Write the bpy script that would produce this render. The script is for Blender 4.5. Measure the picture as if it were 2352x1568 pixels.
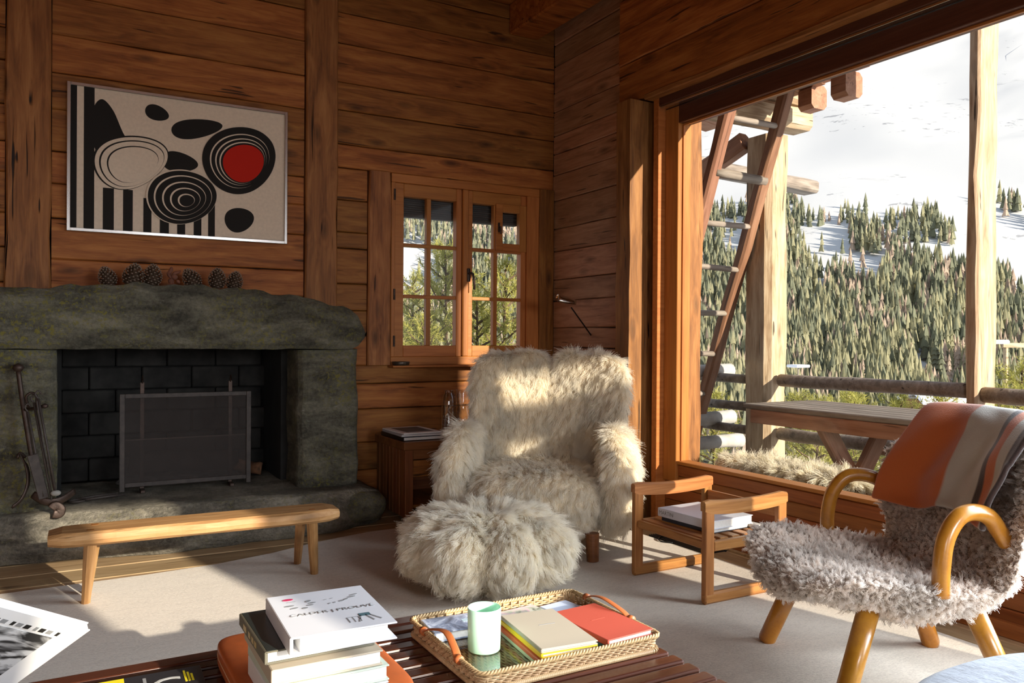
import bpy, bmesh, math, random
import numpy as np
from mathutils import Vector, Matrix, Euler, noise

# ------------------------------------------------------------------ start clean
for o in list(bpy.data.objects):
    bpy.data.objects.remove(o, do_unlink=True)
S = bpy.context.scene
COL = S.collection
random.seed(7)
RNG = np.random.default_rng(7)
PI = math.pi

# ------------------------------------------------------------------ camera
FOCAL, YAW, PITCH, ROLL, EYE = 1848.56, math.radians(29.4646), math.radians(-0.2286), math.radians(0.3884), 1.05
cf = Vector((math.sin(YAW) * math.cos(PITCH), math.cos(YAW) * math.cos(PITCH), math.sin(PITCH)))
cr0 = Vector((math.cos(YAW), -math.sin(YAW), 0)); cu0 = cr0.cross(cf)
cr = cr0 * math.cos(ROLL) + cu0 * math.sin(ROLL); cu = -cr0 * math.sin(ROLL) + cu0 * math.cos(ROLL)
cam_d = bpy.data.cameras.new('camera'); cam = bpy.data.objects.new('camera', cam_d); COL.objects.link(cam)
cam_d.sensor_width = 36; cam_d.lens = FOCAL / 2352 * 36; cam_d.clip_end = 9000; cam_d.clip_start = .05
cam.matrix_world = Matrix(((cr.x, cu.x, -cf.x, 0), (cr.y, cu.y, -cf.y, 0), (cr.z, cu.z, -cf.z, EYE), (0, 0, 0, 1)))
S.camera = cam

# ------------------------------------------------------------------ world, sun, added fill lights
W = bpy.data.worlds.new('world'); S.world = W; W.use_nodes = True
nt = W.node_tree; nt.nodes.clear()
bg = nt.nodes.new('ShaderNodeBackground'); wo = nt.nodes.new('ShaderNodeOutputWorld')
tc = nt.nodes.new('ShaderNodeTexCoord'); sp = nt.nodes.new('ShaderNodeSeparateXYZ'); rmp = nt.nodes.new('ShaderNodeValToRGB')
nt.links.new(tc.outputs['Generated'], sp.inputs[0]); nt.links.new(sp.outputs[2], rmp.inputs[0])
rmp.color_ramp.elements[0].position = 0.0; rmp.color_ramp.elements[0].color = (.86, .88, .90, 1)
rmp.color_ramp.elements[1].position = .7; rmp.color_ramp.elements[1].color = (.62, .74, .92, 1)
nt.links.new(rmp.outputs[0], bg.inputs[0]); bg.inputs[1].default_value = 0.92
nt.links.new(bg.outputs[0], wo.inputs[0])

SUN_AZ, SUN_EL = math.radians(14), math.radians(16)
sdir = Vector((math.sin(SUN_AZ) * math.cos(SUN_EL), -math.cos(SUN_AZ) * math.cos(SUN_EL), math.sin(SUN_EL)))
sl = bpy.data.lights.new('sun', 'SUN'); sl.energy = 9.5; sl.angle = math.radians(.6); sl.color = (1, .9, .74)
so = bpy.data.objects.new('sun', sl); COL.objects.link(so)
so.rotation_euler = sdir.to_track_quat('Z', 'Y').to_euler(); so.location = (8, -20, 12)

def fill_light(name, loc, direction, sx, sy, power, color):
    l = bpy.data.lights.new(name, 'AREA'); l.shape = 'RECTANGLE'; l.size = sx; l.size_y = sy; l.energy = power; l.color = color
    o = bpy.data.objects.new(name, l); COL.objects.link(o); o.location = loc
    o.rotation_euler = Vector(direction).to_track_quat('-Z', 'Y').to_euler(); l.spread = math.radians(95)
    return o
# added fill lights that brighten the room in place of window daylight, out of view
fill_light('fill_light_front', (1.75, -2.86, 1.35), (0, 1, -.58), 1.2, 1.3, 58, (.95, .96, 1))
fill_light('fill_light_front_left', (-1.3, -2.86, 1.35), (.15, 1, -.58), 1.5, 1.3, 34, (.97, .96, 1))
fill_light('fill_light_big_window', (2.98, .55, 1.15), (-1, .35, -.42), 1.7, 1.5, 80, (.82, .91, 1))

S.view_settings.view_transform = 'Standard'; S.view_settings.look = 'None'
S.view_settings.exposure = 0.0; S.view_settings.gamma = 1.0; S.view_settings.use_curve_mapping = False
S.cycles.max_bounces = 12; S.cycles.diffuse_bounces = 7; S.cycles.glossy_bounces = 4
S.cycles.transparent_max_bounces = 24; S.cycles.transmission_bounces = 6
S.cycles.sample_clamp_indirect = 6; S.cycles.caustics_reflective = False; S.cycles.caustics_refractive = False

# ------------------------------------------------------------------ measuring helper: the point of a given plane seen at a place of the photograph
def at(x, y, axis, v):
    d = cf + cr * ((x - 1176) / FOCAL) - cu * ((y - 784) / FOCAL)
    t = (v - (0, 0, EYE)[axis]) / d[axis]
    return Vector((0, 0, EYE)) + d * t

# ------------------------------------------------------------------ object helpers
def tag(o, label=None, cat=None, group=None, kind=None):
    if label: o['label'] = label
    if cat: o['category'] = cat
    if group: o['group'] = group
    if kind: o['kind'] = kind
    return o
def thing(name, label, cat, loc=(0, 0, 0), rz=0, group=None):
    o = bpy.data.objects.new(name, None); COL.objects.link(o); o.empty_display_size = .1
    o.location = loc; o.rotation_euler = (0, 0, rz)
    return tag(o, label, cat, group)
def obj(name, bm, mat, parent=None, loc=(0, 0, 0), rot=(0, 0, 0), smooth=False, subsurf=0):
    if isinstance(bm, bpy.types.Mesh): me = bm
    else:
        bmesh.ops.recalc_face_normals(bm, faces=bm.faces)
        me = bpy.data.meshes.new(name); bm.to_mesh(me); bm.free()
        if mat is not None: me.materials.append(mat)
        if smooth: me.polygons.foreach_set('use_smooth', [True] * len(me.polygons))
    o = bpy.data.objects.new(name, me); COL.objects.link(o)
    o.location = loc; o.rotation_euler = rot
    if parent is not None: o.parent = parent
    if subsurf:
        m = o.modifiers.new('sub', 'SUBSURF'); m.levels = subsurf; m.render_levels = subsurf
    return o
def struct(name, bm, mat, parent=None, **k):
    o = obj(name, bm, mat, parent, **k)
    if parent is None: o['kind'] = 'structure'
    return o
def dup(root, loc=None, rz=None, label=None, group=None):
    r = root.copy(); COL.objects.link(r)
    if loc is not None: r.location = loc
    if rz is not None: r.rotation_euler = (0, 0, rz)
    if label: r['label'] = label
    if group: r['group'] = group
    for ch in list(root.children):
        c = ch.copy(); COL.objects.link(c); c.parent = r
        for g in list(ch.children):
            d = g.copy(); COL.objects.link(d); d.parent = c
    return r

def bx(bm, x0, x1, y0, y1, z0, z1, M=None, bev=0, seg=1):
    b = bmesh.new()
    bmesh.ops.create_cube(b, size=1)
    for v in b.verts:
        v.co = Vector((x0 + (v.co.x + .5) * (x1 - x0), y0 + (v.co.y + .5) * (y1 - y0), z0 + (v.co.z + .5) * (z1 - z0)))
    if bev: bmesh.ops.bevel(b, geom=b.edges[:], offset=bev, segments=seg, affect='EDGES', profile=.6)
    if M is not None: bmesh.ops.transform(b, matrix=M, verts=b.verts)
    me = bpy.data.meshes.new('tmp'); b.to_mesh(me); b.free(); bm.from_mesh(me); bpy.data.meshes.remove(me)
    return bm
def box(x0, x1, y0, y1, z0, z1, bev=0, seg=1, M=None):
    return bx(bmesh.new(), x0, x1, y0, y1, z0, z1, M, bev, seg)
def tube(bm, pts, rad, n=8, cap=True, squash=(1, 1)):
    pts = [Vector(p) for p in pts]; R = rad if isinstance(rad, (list, tuple)) else [rad] * len(pts)
    rings = []; up = None
    for i, p in enumerate(pts):
        t = (pts[min(i + 1, len(pts) - 1)] - pts[max(i - 1, 0)]).normalized()
        if up is None: up = Vector((0, 0, 1)) if abs(t.z) < .9 else Vector((1, 0, 0))
        a = t.cross(up).normalized(); b = a.cross(t).normalized(); up = b
        rings.append([bm.verts.new(p + a * math.cos(2 * PI * k / n) * R[i] * squash[0] + b * math.sin(2 * PI * k / n) * R[i] * squash[1]) for k in range(n)])
    for i in range(len(rings) - 1):
        for k in range(n):
            bm.faces.new((rings[i][k], rings[i][(k + 1) % n], rings[i + 1][(k + 1) % n], rings[i + 1][k]))
    if cap:
        bm.faces.new(rings[0][::-1]); bm.faces.new(rings[-1])
    return bm
def lathe(bm, prof, n=24, c=(0, 0, 0)):
    rings = []
    for r, z in prof:
        if r < 1e-5: rings.append([bm.verts.new((c[0], c[1], c[2] + z))])
        else: rings.append([bm.verts.new((c[0] + r * math.cos(2 * PI * k / n), c[1] + r * math.sin(2 * PI * k / n), c[2] + z)) for k in range(n)])
    for a, b in zip(rings, rings[1:]):
        for k in range(n):
            q = [a[k % len(a)], a[(k + 1) % len(a)], b[(k + 1) % len(b)], b[k % len(b)]]
            q = list(dict.fromkeys(q))
            if len(q) > 2:
                try: bm.faces.new(q)
                except ValueError: pass
    return bm
def spline(pts, n=8, closed=False):
    out = []; P = [Vector(p) for p in pts]; m = len(P); rngs = m if closed else m - 1
    for i in range(rngs):
        if closed: p0, p1, p2, p3 = P[(i - 1) % m], P[i], P[(i + 1) % m], P[(i + 2) % m]
        else: p0, p1, p2, p3 = P[max(i - 1, 0)], P[i], P[i + 1], P[min(i + 2, m - 1)]
        for k in range(n):
            t = k / n
            out.append(.5 * ((2 * p1) + (p2 - p0) * t + (2 * p0 - 5 * p1 + 4 * p2 - p3) * t * t + (3 * p1 - p0 - 3 * p2 + p3) * t ** 3))
    if not closed: out.append(P[-1])
    return out
def loft(bm, sections, cap=True):
    rings = [[bm.verts.new(p) for p in s] for s in sections]; n = len(rings[0])
    for a, b in zip(rings, rings[1:]):
        for k in range(n): bm.faces.new((a[k], a[(k + 1) % n], b[(k + 1) % n], b[k]))
    if cap: bm.faces.new(rings[0][::-1]); bm.faces.new(rings[-1])
    return bm
def blobmesh(rx, ry, rz, deform=None, lev=4, p=2.6):
    bm = bmesh.new(); bmesh.ops.create_cube(bm, size=2)
    bmesh.ops.subdivide_edges(bm, edges=bm.edges[:], cuts=2 ** lev - 1, use_grid_fill=True)
    for v in bm.verts:
        d = v.co.normalized()
        k = (abs(d.x) ** p + abs(d.y) ** p + abs(d.z) ** p) ** (-1 / p)
        q = Vector((d.x * k * rx, d.y * k * ry, d.z * k * rz))
        v.co = deform(q) if deform else q
    return bm
def roughen(bm, amp, freq, seed=0):
    for v in bm.verts:
        n = noise.noise_vector(v.co * freq + Vector((seed, seed * 1.7, 3))); v.co += n * amp
        n = noise.noise_vector(v.co * freq * 3.1 + Vector((seed, 5, 3))); v.co += n * amp * .4
    return bm
def cutgrid(bm, step):
    """add regular cuts through a box so that it can be made uneven"""
    lo = [min(v.co[i] for v in bm.verts) for i in range(3)]; hi = [max(v.co[i] for v in bm.verts) for i in range(3)]
    for i in range(3):
        st = step[i]; n = int((hi[i] - lo[i]) / st)
        for k in range(1, n + 1):
            c = lo[i] + (hi[i] - lo[i]) * k / (n + 1)
            co = [0, 0, 0]; co[i] = c; no = [0, 0, 0]; no[i] = 1
            bmesh.ops.bisect_plane(bm, geom=bm.verts[:] + bm.edges[:] + bm.faces[:], plane_co=co, plane_no=no)
    return bm

# ------------------------------------------------------------------ materials
def newmat(name):
    m = bpy.data.materials.new(name); m.use_nodes = True; t = m.node_tree
    return m, t, t.nodes['Principled BSDF'], t.nodes['Material Output']
def N(t, typ, **k):
    n = t.nodes.new(typ)
    for a, b in k.items():
        if a in n.inputs: n.inputs[a].default_value = b
        else: setattr(n, a, b)
    return n
def ramp(t, fac, stops):
    r = t.nodes.new('ShaderNodeValToRGB'); e = r.color_ramp.elements
    while len(e) < len(stops): e.new(.5)
    for el, (p, c) in zip(e, stops): el.position = p; el.color = (*c, 1) if len(c) == 3 else c
    t.links.new(fac, r.inputs[0]); return r.outputs[0]
def mixc(t, fac, a, b, mode='MIX'):
    m = t.nodes.new('ShaderNodeMix'); m.data_type = 'RGBA'; m.blend_type = mode
    if isinstance(fac, (int, float)): m.inputs[0].default_value = fac
    else: t.links.new(fac, m.inputs[0])
    for i, v in ((6, a), (7, b)):
        if isinstance(v, tuple): m.inputs[i].default_value = (*v, 1)
        else: t.links.new(v, m.inputs[i])
    return m.outputs[2]
def math_(t, op, a, b=0.0, clamp=False):
    m = t.nodes.new('ShaderNodeMath'); m.operation = op; m.use_clamp = clamp
    for i, v in ((0, a), (1, b)):
        if isinstance(v, (int, float)): m.inputs[i].default_value = v
        else: t.links.new(v, m.inputs[i])
    return m.outputs[0]
def coords(t, scale=(1, 1, 1), rnd=True, rot=(0, 0, 0)):
    tc = t.nodes.new('ShaderNodeTexCoord'); out = tc.outputs['Object']
    if rnd:
        oi = t.nodes.new('ShaderNodeObjectInfo'); ad = t.nodes.new('ShaderNodeVectorMath'); ad.operation = 'MULTIPLY_ADD'
        cx = t.nodes.new('ShaderNodeCombineXYZ')
        for i, k in enumerate((37., 11., 23.)):
            t.links.new(math_(t, 'MULTIPLY', oi.outputs['Random'], k), cx.inputs[i])
        va = t.nodes.new('ShaderNodeVectorMath'); va.operation = 'ADD'
        t.links.new(out, va.inputs[0]); t.links.new(cx.outputs[0], va.inputs[1]); out = va.outputs[0]
        t.nodes.remove(ad)
    mp = t.nodes.new('ShaderNodeMapping'); mp.inputs['Scale'].default_value = scale; mp.inputs['Rotation'].default_value = rot
    t.links.new(out, mp.inputs[0]); return mp.outputs[0]
def noise_(t, vec, scale, detail=4, rough=.55, dist=0):
    n = t.nodes.new('ShaderNodeTexNoise'); n.inputs['Scale'].default_value = scale; n.inputs['Detail'].default_value = detail
    n.inputs['Roughness'].default_value = rough; n.inputs['Distortion'].default_value = dist
    t.links.new(vec, n.inputs['Vector']); return n.outputs['Fac']
def bump(t, bsdf, h, strength=.4, dist=.01):
    b = t.nodes.new('ShaderNodeBump'); b.inputs['Strength'].default_value = strength; b.inputs['Distance'].default_value = dist
    t.links.new(h, b.inputs['Height']); t.links.new(b.outputs[0], bsdf.inputs['Normal'])

def wood(name, dark, mid, light, knots=.5, cracks=.5, rough=.6, bmp=.5, var=.35, grain=1., spec=.3, coat=0):
    """grain along the object's own X"""
    m, t, b, o = newmat(name)
    v = coords(t)
    st = coords(t, (1.1, 9 * grain, 9 * grain)); st2 = coords(t, (3, 60 * grain, 60 * grain)); cr_ = coords(t, (1.6, 26, 26))
    g1 = noise_(t, st, 2.2, 5, .6, .7); g2 = noise_(t, st2, 2.0, 4, .6, .3)
    vo = t.nodes.new('ShaderNodeTexVoronoi'); vo.feature = 'F1'; vo.inputs['Scale'].default_value = 1.
    kv = coords(t, (2.6, 7.5, 7.5)); t.links.new(kv, vo.inputs['Vector'])
    kd = vo.outputs['Distance']
    kn = ramp(t, kd, [(0, (1, 1, 1)), (.10, (.75,) * 3), (.19, (0, 0, 0))])
    kr = math_(t, 'SINE', math_(t, 'MULTIPLY', kd, 44))
    ringzone = ramp(t, kd, [(.12, (1, 1, 1)), (.42, (0, 0, 0))])
    g = math_(t, 'ADD', math_(t, 'MULTIPLY', g1, .72), math_(t, 'MULTIPLY', g2, .28))
    g = math_(t, 'ADD', g, math_(t, 'MULTIPLY', math_(t, 'MULTIPLY', kr, ringzone), -.06 * knots))
    c = ramp(t, g, [(.30, dark), (.50, mid), (.70, light)])
    oi = t.nodes.new('ShaderNodeObjectInfo')
    hs = t.nodes.new('ShaderNodeHueSaturation')
    t.links.new(math_(t, 'ADD', math_(t, 'MULTIPLY', oi.outputs['Random'], var), 1 - var / 2), hs.inputs['Value'])
    t.links.new(math_(t, 'ADD', math_(t, 'MULTIPLY', oi.outputs['Random'], -.012), .504), hs.inputs['Hue'])
    t.links.new(c, hs.inputs['Color']); c = hs.outputs[0]
    dk = tuple(x * .22 for x in dark)
    if knots: c = mixc(t, math_(t, 'MULTIPLY', kn, knots, True), c, dk)
    ck = ramp(t, noise_(t, cr_, 1.3, 2, .5, .4), [(.285, (1, 1, 1)), (.315, (0, 0, 0))])
    if cracks: c = mixc(t, math_(t, 'MULTIPLY', ck, cracks, True), c, tuple(x * .5 for x in dk))
    t.links.new(c, b.inputs['Base Color']); b.inputs['Roughness'].default_value = rough
    b.inputs['Specular IOR Level'].default_value = spec; b.inputs['Coat Weight'].default_value = coat; b.inputs['Coat Roughness'].default_value = .12
    h = math_(t, 'SUBTRACT', g, math_(t, 'MULTIPLY', ck, .5 * (cracks > 0)))
    if bmp: bump(t, b, h, bmp, .006)
    return m
def plain(name, col, rough=.5, metal=0, spec=.4, nz=0, nscale=20, bmp=0, coat=0):
    m, t, b, o = newmat(name)
    b.inputs['Base Color'].default_value = (*col, 1); b.inputs['Roughness'].default_value = rough; b.inputs['Metallic'].default_value = metal
    b.inputs['Specular IOR Level'].default_value = spec; b.inputs['Coat Weight'].default_value = coat; b.inputs['Coat Roughness'].default_value = .1
    if nz or bmp:
        v = coords(t, rnd=True); f = noise_(t, v, nscale, 5, .6)
        if nz:
            t.links.new(mixc(t, ramp(t, f, [(.3, (0, 0, 0)), (.7, (1, 1, 1))]), tuple(x * (1 - nz) for x in col), tuple(min(1, x * (1 + nz)) for x in col)), b.inputs['Base Color'])
        if bmp: bump(t, b, f, bmp, .004)
    return m
def stone(name, base, lichen=.5, white=.4):
    m, t, b, o = newmat(name)
    v = coords(t, rnd=False); vs = coords(t, (1, 1, 2.6), rnd=False)
    f = noise_(t, vs, 4, 8, .65, .4); f2 = noise_(t, v, 60, 6, .75)
    c = ramp(t, math_(t, 'ADD', math_(t, 'MULTIPLY', f, .65), math_(t, 'MULTIPLY', f2, .35)),
             [(.38, tuple(x * .35 for x in base)), (.5, base), (.62, tuple(x * 1.9 for x in base))])
    w = ramp(t, noise_(t, vs, 17, 6, .75, .6), [(.60, (0, 0, 0)), (.70, (1, 1, 1))])
    c = mixc(t, math_(t, 'MULTIPLY', w, white, True), c, (.38, .38, .33))
    zone = ramp(t, noise_(t, v, 2.3, 3, .6), [(.42, (0, 0, 0)), (.62, (1, 1, 1))])
    l = math_(t, 'MULTIPLY', ramp(t, noise_(t, v, 52, 5, .65, .3), [(.535, (0, 0, 0)), (.60, (1, 1, 1))]), zone)
    c = mixc(t, math_(t, 'MULTIPLY', l, lichen, True), c, (.24, .215, .035))
    l2 = ramp(t, noise_(t, v, 9, 5, .7, .5), [(.55, (0, 0, 0)), (.75, (1, 1, 1))])
    c = mixc(t, math_(t, 'MULTIPLY', l2, lichen * .6, True), c, (.16, .15, .045))
    t.links.new(c, b.inputs['Base Color']); b.inputs['Roughness'].default_value = .75; b.inputs['Specular IOR Level'].default_value = .35
    bump(t, b, math_(t, 'ADD', f, math_(t, 'MULTIPLY', f2, .6)), 1., .035)
    return m
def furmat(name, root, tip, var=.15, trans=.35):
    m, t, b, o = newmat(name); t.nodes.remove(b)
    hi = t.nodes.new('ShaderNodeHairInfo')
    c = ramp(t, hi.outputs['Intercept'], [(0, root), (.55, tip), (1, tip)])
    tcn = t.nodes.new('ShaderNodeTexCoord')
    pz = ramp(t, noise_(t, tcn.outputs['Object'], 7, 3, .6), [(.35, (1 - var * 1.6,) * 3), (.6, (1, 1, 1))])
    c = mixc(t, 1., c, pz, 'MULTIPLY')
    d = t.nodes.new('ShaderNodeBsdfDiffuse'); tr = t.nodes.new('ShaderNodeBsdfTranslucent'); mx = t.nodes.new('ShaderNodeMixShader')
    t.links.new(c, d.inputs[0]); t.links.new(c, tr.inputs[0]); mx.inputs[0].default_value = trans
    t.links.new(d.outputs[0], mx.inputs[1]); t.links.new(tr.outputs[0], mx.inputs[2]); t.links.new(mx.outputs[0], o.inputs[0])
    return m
def cloth(name, col, col2, scale=400, fleck=.5, stretch=(1, 1, 1), bmp=.3):
    m, t, b, o = newmat(name)
    v = coords(t, stretch, rnd=False); f = noise_(t, v, scale, 3, .7); g = noise_(t, v, scale * .13, 4, .6)
    fac = math_(t, 'ADD', math_(t, 'MULTIPLY', f, fleck), math_(t, 'MULTIPLY', g, 1 - fleck))
    t.links.new(ramp(t, fac, [(.38, col2), (.56, col)]), b.inputs['Base Color'])
    b.inputs['Roughness'].default_value = .95; b.inputs['Specular IOR Level'].default_value = .1
    b.inputs['Sheen Weight'].default_value = .3
    bump(t, b, f, bmp, .003); return m
def glass(name, tint=(1, 1, 1), refl=.06):
    m, t, b, o = newmat(name); t.nodes.remove(b)
    tr = t.nodes.new('ShaderNodeBsdfTransparent'); tr.inputs[0].default_value = (*tint, 1)
    gl = t.nodes.new('ShaderNodeBsdfGlossy'); gl.inputs['Roughness'].default_value = .02
    mx = t.nodes.new('ShaderNodeMixShader'); lw = t.nodes.new('ShaderNodeLayerWeight'); lw.inputs[0].default_value = .25
    ge = t.nodes.new('ShaderNodeNewGeometry')
    t.links.new(math_(t, 'MULTIPLY', math_(t, 'ADD', math_(t, 'MULTIPLY', lw.outputs['Fresnel'], .5), refl * .3, True), math_(t, 'SUBTRACT', 1.0, ge.outputs['Backfacing'])), mx.inputs[0])
    t.links.new(tr.outputs[0], mx.inputs[1]); t.links.new(gl.outputs[0], mx.inputs[2]); t.links.new(mx.outputs[0], o.inputs[0])
    return m

OLD = wood('old_pine_board', (.115, .034, .006), (.285, .102, .020), (.43, .185, .042), knots=.75, cracks=.8, bmp=.7, var=.5)
OLDGREY = wood('old_pine_board_greyed_lit', (.20, .10, .052), (.42, .235, .13), (.56, .35, .21), knots=.6, cracks=.7, bmp=.7, var=.35)  # greyed boards, colour raised to include light reflected onto the corner
POSTW = wood('old_post_timber', (.11, .038, .010), (.27, .108, .030), (.42, .19, .06), knots=.7, cracks=1., bmp=.9, var=.2)
FRAMEW = wood('larch_window_frame', (.27, .095, .020), (.40, .150, .034), (.47, .19, .048), knots=0, cracks=0, bmp=.1, var=.12, rough=.42, grain=2)
FRAMED = wood('stained_window_frame', (.17, .050, .014), (.26, .085, .022), (.32, .11, .032), knots=0, cracks=0, bmp=.1, var=.12, rough=.4, grain=2)
BENCHW = wood('bench_wood', (.20, .095, .032), (.37, .20, .075), (.50, .31, .14), knots=.5, cracks=.5, bmp=.5, var=.1)
TEAK = wood('teak_side_table', (.22, .085, .022), (.37, .16, .045), (.47, .235, .08), knots=0, cracks=0, bmp=.15, var=.12, rough=.38, grain=2)
ROSE = wood('rosewood_slat', (.028, .009, .005), (.058, .019, .009), (.09, .030, .013), knots=0, cracks=.2, bmp=.1, var=.25, rough=.25, grain=2, spec=.4, coat=.12)
FLOORW = wood('worn_floor_board', (.22, .14, .07), (.36, .245, .13), (.47, .34, .20), knots=.6, cracks=.4, bmp=.3, var=.2)
HEADW = wood('backlit_shade_header', (.055, .020, .010), (.085, .032, .016), (.11, .045, .024), knots=0, cracks=0, bmp=.1, var=.1, rough=.4, grain=2)  # frame wood with the backlit shade of the header put into its colour
DARKW = wood('dark_cabinet_wood', (.10, .035, .012), (.19, .072, .024), (.27, .115, .04), knots=.4, cracks=.5, bmp=.4, var=.15, rough=.45)
HONEY = wood('honey_varnished_wood', (.34, .13, .012), (.44, .185, .018), (.50, .23, .028), knots=0, cracks=0, bmp=0, var=.05, rough=.28, grain=1, spec=.5, coat=.3)
GREYW = wood('weathered_grey_wood', (.12, .095, .075), (.25, .21, .17), (.38, .33, .28), knots=.5, cracks=.8, bmp=.8, var=.25)
REDW = wood('reddish_outdoor_wood', (.20, .085, .045), (.36, .18, .105), (.46, .26, .17), knots=.4, cracks=.5, bmp=.4, var=.2)
HONEYOUT = wood('sunburnt_post_wood', (.26, .15, .075), (.48, .35, .22), (.66, .54, .38), knots=.5, cracks=.9, bmp=.9, var=.1)
LADDERW = wood('ladder_wood', (.13, .055, .03), (.24, .115, .065), (.33, .17, .10), knots=.3, cracks=.5, bmp=.5, var=.1)
STONE = stone('lichen_stone', (.135, .128, .092), .85, .5)
STONE2 = stone('hearth_stone', (.20, .18, .14), .25, .35)
BRICK = plain('sooty_firebrick', (.017, .016, .014), .9, nz=.8, nscale=7, bmp=.4)
SOOT = plain('soot', (.012, .012, .011), .95, nz=.5, nscale=8, bmp=.5)
ASH = plain('ash', (.12, .11, .10), .95, nz=.6, nscale=30, bmp=.6)
IRON = plain('wrought_iron', (.055, .036, .028), .5, metal=.6, nz=.4, nscale=30, bmp=.4)
IRONL = plain('brushed_iron_frame', (.042, .033, .028), .6, metal=.15, nz=.4, nscale=30, bmp=.3)
STEEL = plain('polished_aluminium', (.72, .70, .66), .25, metal=1)
BLACKM = plain('black_metal', (.02, .02, .02), .35, metal=.5)
CHROME = plain('chrome', (.8, .82, .85), .12, metal=1)
CARPET = cloth('beige_wool_carpet', (.555, .48, .385), (.43, .365, .29), 260, .75, (.35, 1, 1), .6)
TWEED = cloth('grey_tweed', (.22, .245, .29), (.085, .095, .12), 260, .5, (1, .25, 1), .4)
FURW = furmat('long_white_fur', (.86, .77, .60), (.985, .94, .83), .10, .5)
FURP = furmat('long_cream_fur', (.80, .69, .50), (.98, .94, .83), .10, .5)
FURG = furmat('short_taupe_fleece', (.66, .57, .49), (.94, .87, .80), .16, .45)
SKIN = plain('fleece_hide', (.70, .62, .48), .95, spec=.1)
SKING = plain('taupe_fleece_hide', (.50, .44, .38), .95, spec=.1)
GLASS = glass('window_glass')
WHITEP = plain('white_paper', (.80, .80, .79), .6, spec=.2)
PAGES = plain('page_edges', (.78, .77, .72), .8, nz=.08, nscale=200)
CREAM = plain('cream_canvas', (.72, .60, .46), .9, spec=.1, nz=.06, nscale=60)
INK = plain('black_ink', (.022, .020, .018), .8, spec=.1)
REDP = plain('red_paint', (.50, .022, .012), .8, spec=.1)
GREYP = plain('grey_print', (.25, .25, .25), .6)
SNOW = None

def flow_down(p, n):
    g = np.zeros_like(p); g[:, 2] = -1
    return g
def fur(o, mat, count, length, locks=900, flow=flow_down, stand=.55, lay=.85, clump=.8, curl=.004, turns=1.2, rad=.0011, seed=1, jit=.25, npt=6, lenvar=.3, loose=.35, name='fleece'):
    """strands rooted on the surface of o, combed along flow, gathered in pointed locks; one child object of curves"""
    from mathutils.kdtree import KDTree
    r = np.random.default_rng(seed); me = o.data; me.calc_loop_triangles()
    nv = len(me.vertices); co = np.empty(nv * 3); me.vertices.foreach_get('co', co); co = co.reshape(-1, 3)
    no = np.empty(nv * 3); me.vertices.foreach_get('normal', no); no = no.reshape(-1, 3)
    nt_ = len(me.loop_triangles); tri = np.empty(nt_ * 3, dtype=np.int32); me.loop_triangles.foreach_get('vertices', tri); tri = tri.reshape(-1, 3)
    A = np.linalg.norm(np.cross(co[tri[:, 1]] - co[tri[:, 0]], co[tri[:, 2]] - co[tri[:, 0]]), axis=1); A /= A.sum()
    ti = r.choice(nt_, count, p=A); u = r.random((count, 2)); m_ = u.sum(1) > 1; u[m_] = 1 - u[m_]; w = np.column_stack([1 - u.sum(1), u])
    P = (co[tri[ti]] * w[:, :, None]).sum(1); Nn = (no[tri[ti]] * w[:, :, None]).sum(1); Nn /= np.linalg.norm(Nn, axis=1)[:, None] + 1e-9
    kd = KDTree(locks)
    for i in range(locks): kd.insert(P[i], i)
    kd.balance(); L = np.array([kd.find(p)[1] for p in P])
    def curve(P, Nn, jv, ln, ph):
        F = flow(P, Nn); F = F - (F * Nn).sum(1)[:, None] * Nn; fl = np.linalg.norm(F, axis=1)[:, None]; F = F / np.maximum(fl, .25)
        out = []
        fz = np.cross(F + jv * .01, Nn); fz /= np.linalg.norm(fz, axis=1)[:, None] + 1e-6
        for k in range(npt):
            t = k / (npt - 1)
            q = P + Nn * (ln * stand * t * (1.25 - .45 * t))[:, None] + (F * lay + jv) * (ln * (t ** 1.35))[:, None]
            q = q + fz * (curl * t * np.sin(ph + turns * 2 * PI * t))[:, None] + Nn * (curl * .7 * t * np.cos(ph + turns * 2 * PI * t))[:, None]
            out.append(q)
        return np.stack(out, 1)
    lj = r.normal(0, jit, (locks, 3)); ll = length * (1 + r.uniform(-lenvar, lenvar, locks)); lp = r.uniform(0, 6.3, locks)
    C = curve(P[:locks], Nn[:locks], lj, ll, lp)                                   # the spine of every lock
    H = curve(P, Nn, lj[L] + r.normal(0, jit * loose, (count, 3)), ll[L] * r.uniform(.65, 1.15, count), lp[L] + r.normal(0, .5 + loose, count))
    t = np.linspace(0, 1, npt) ** 1.1 * clump
    H = H * (1 - t[None, :, None]) + C[L] * t[None, :, None]
    hc = bpy.data.hair_curves.new(name); hc.add_curves([npt] * count)
    hc.attributes['position'].data.foreach_set('vector', H.astype(np.float32).ravel())
    ra = hc.attributes.get('radius') or hc.attributes.new('radius', 'FLOAT', 'POINT')
    ra.data.foreach_set('value', np.tile(np.linspace(rad, rad * .35, npt), count).astype(np.float32))
    hc.materials.append(mat)
    h = bpy.data.objects.new(name, hc); COL.objects.link(h); h.parent = o; h['kind'] = 'stuff'
    return o

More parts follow.
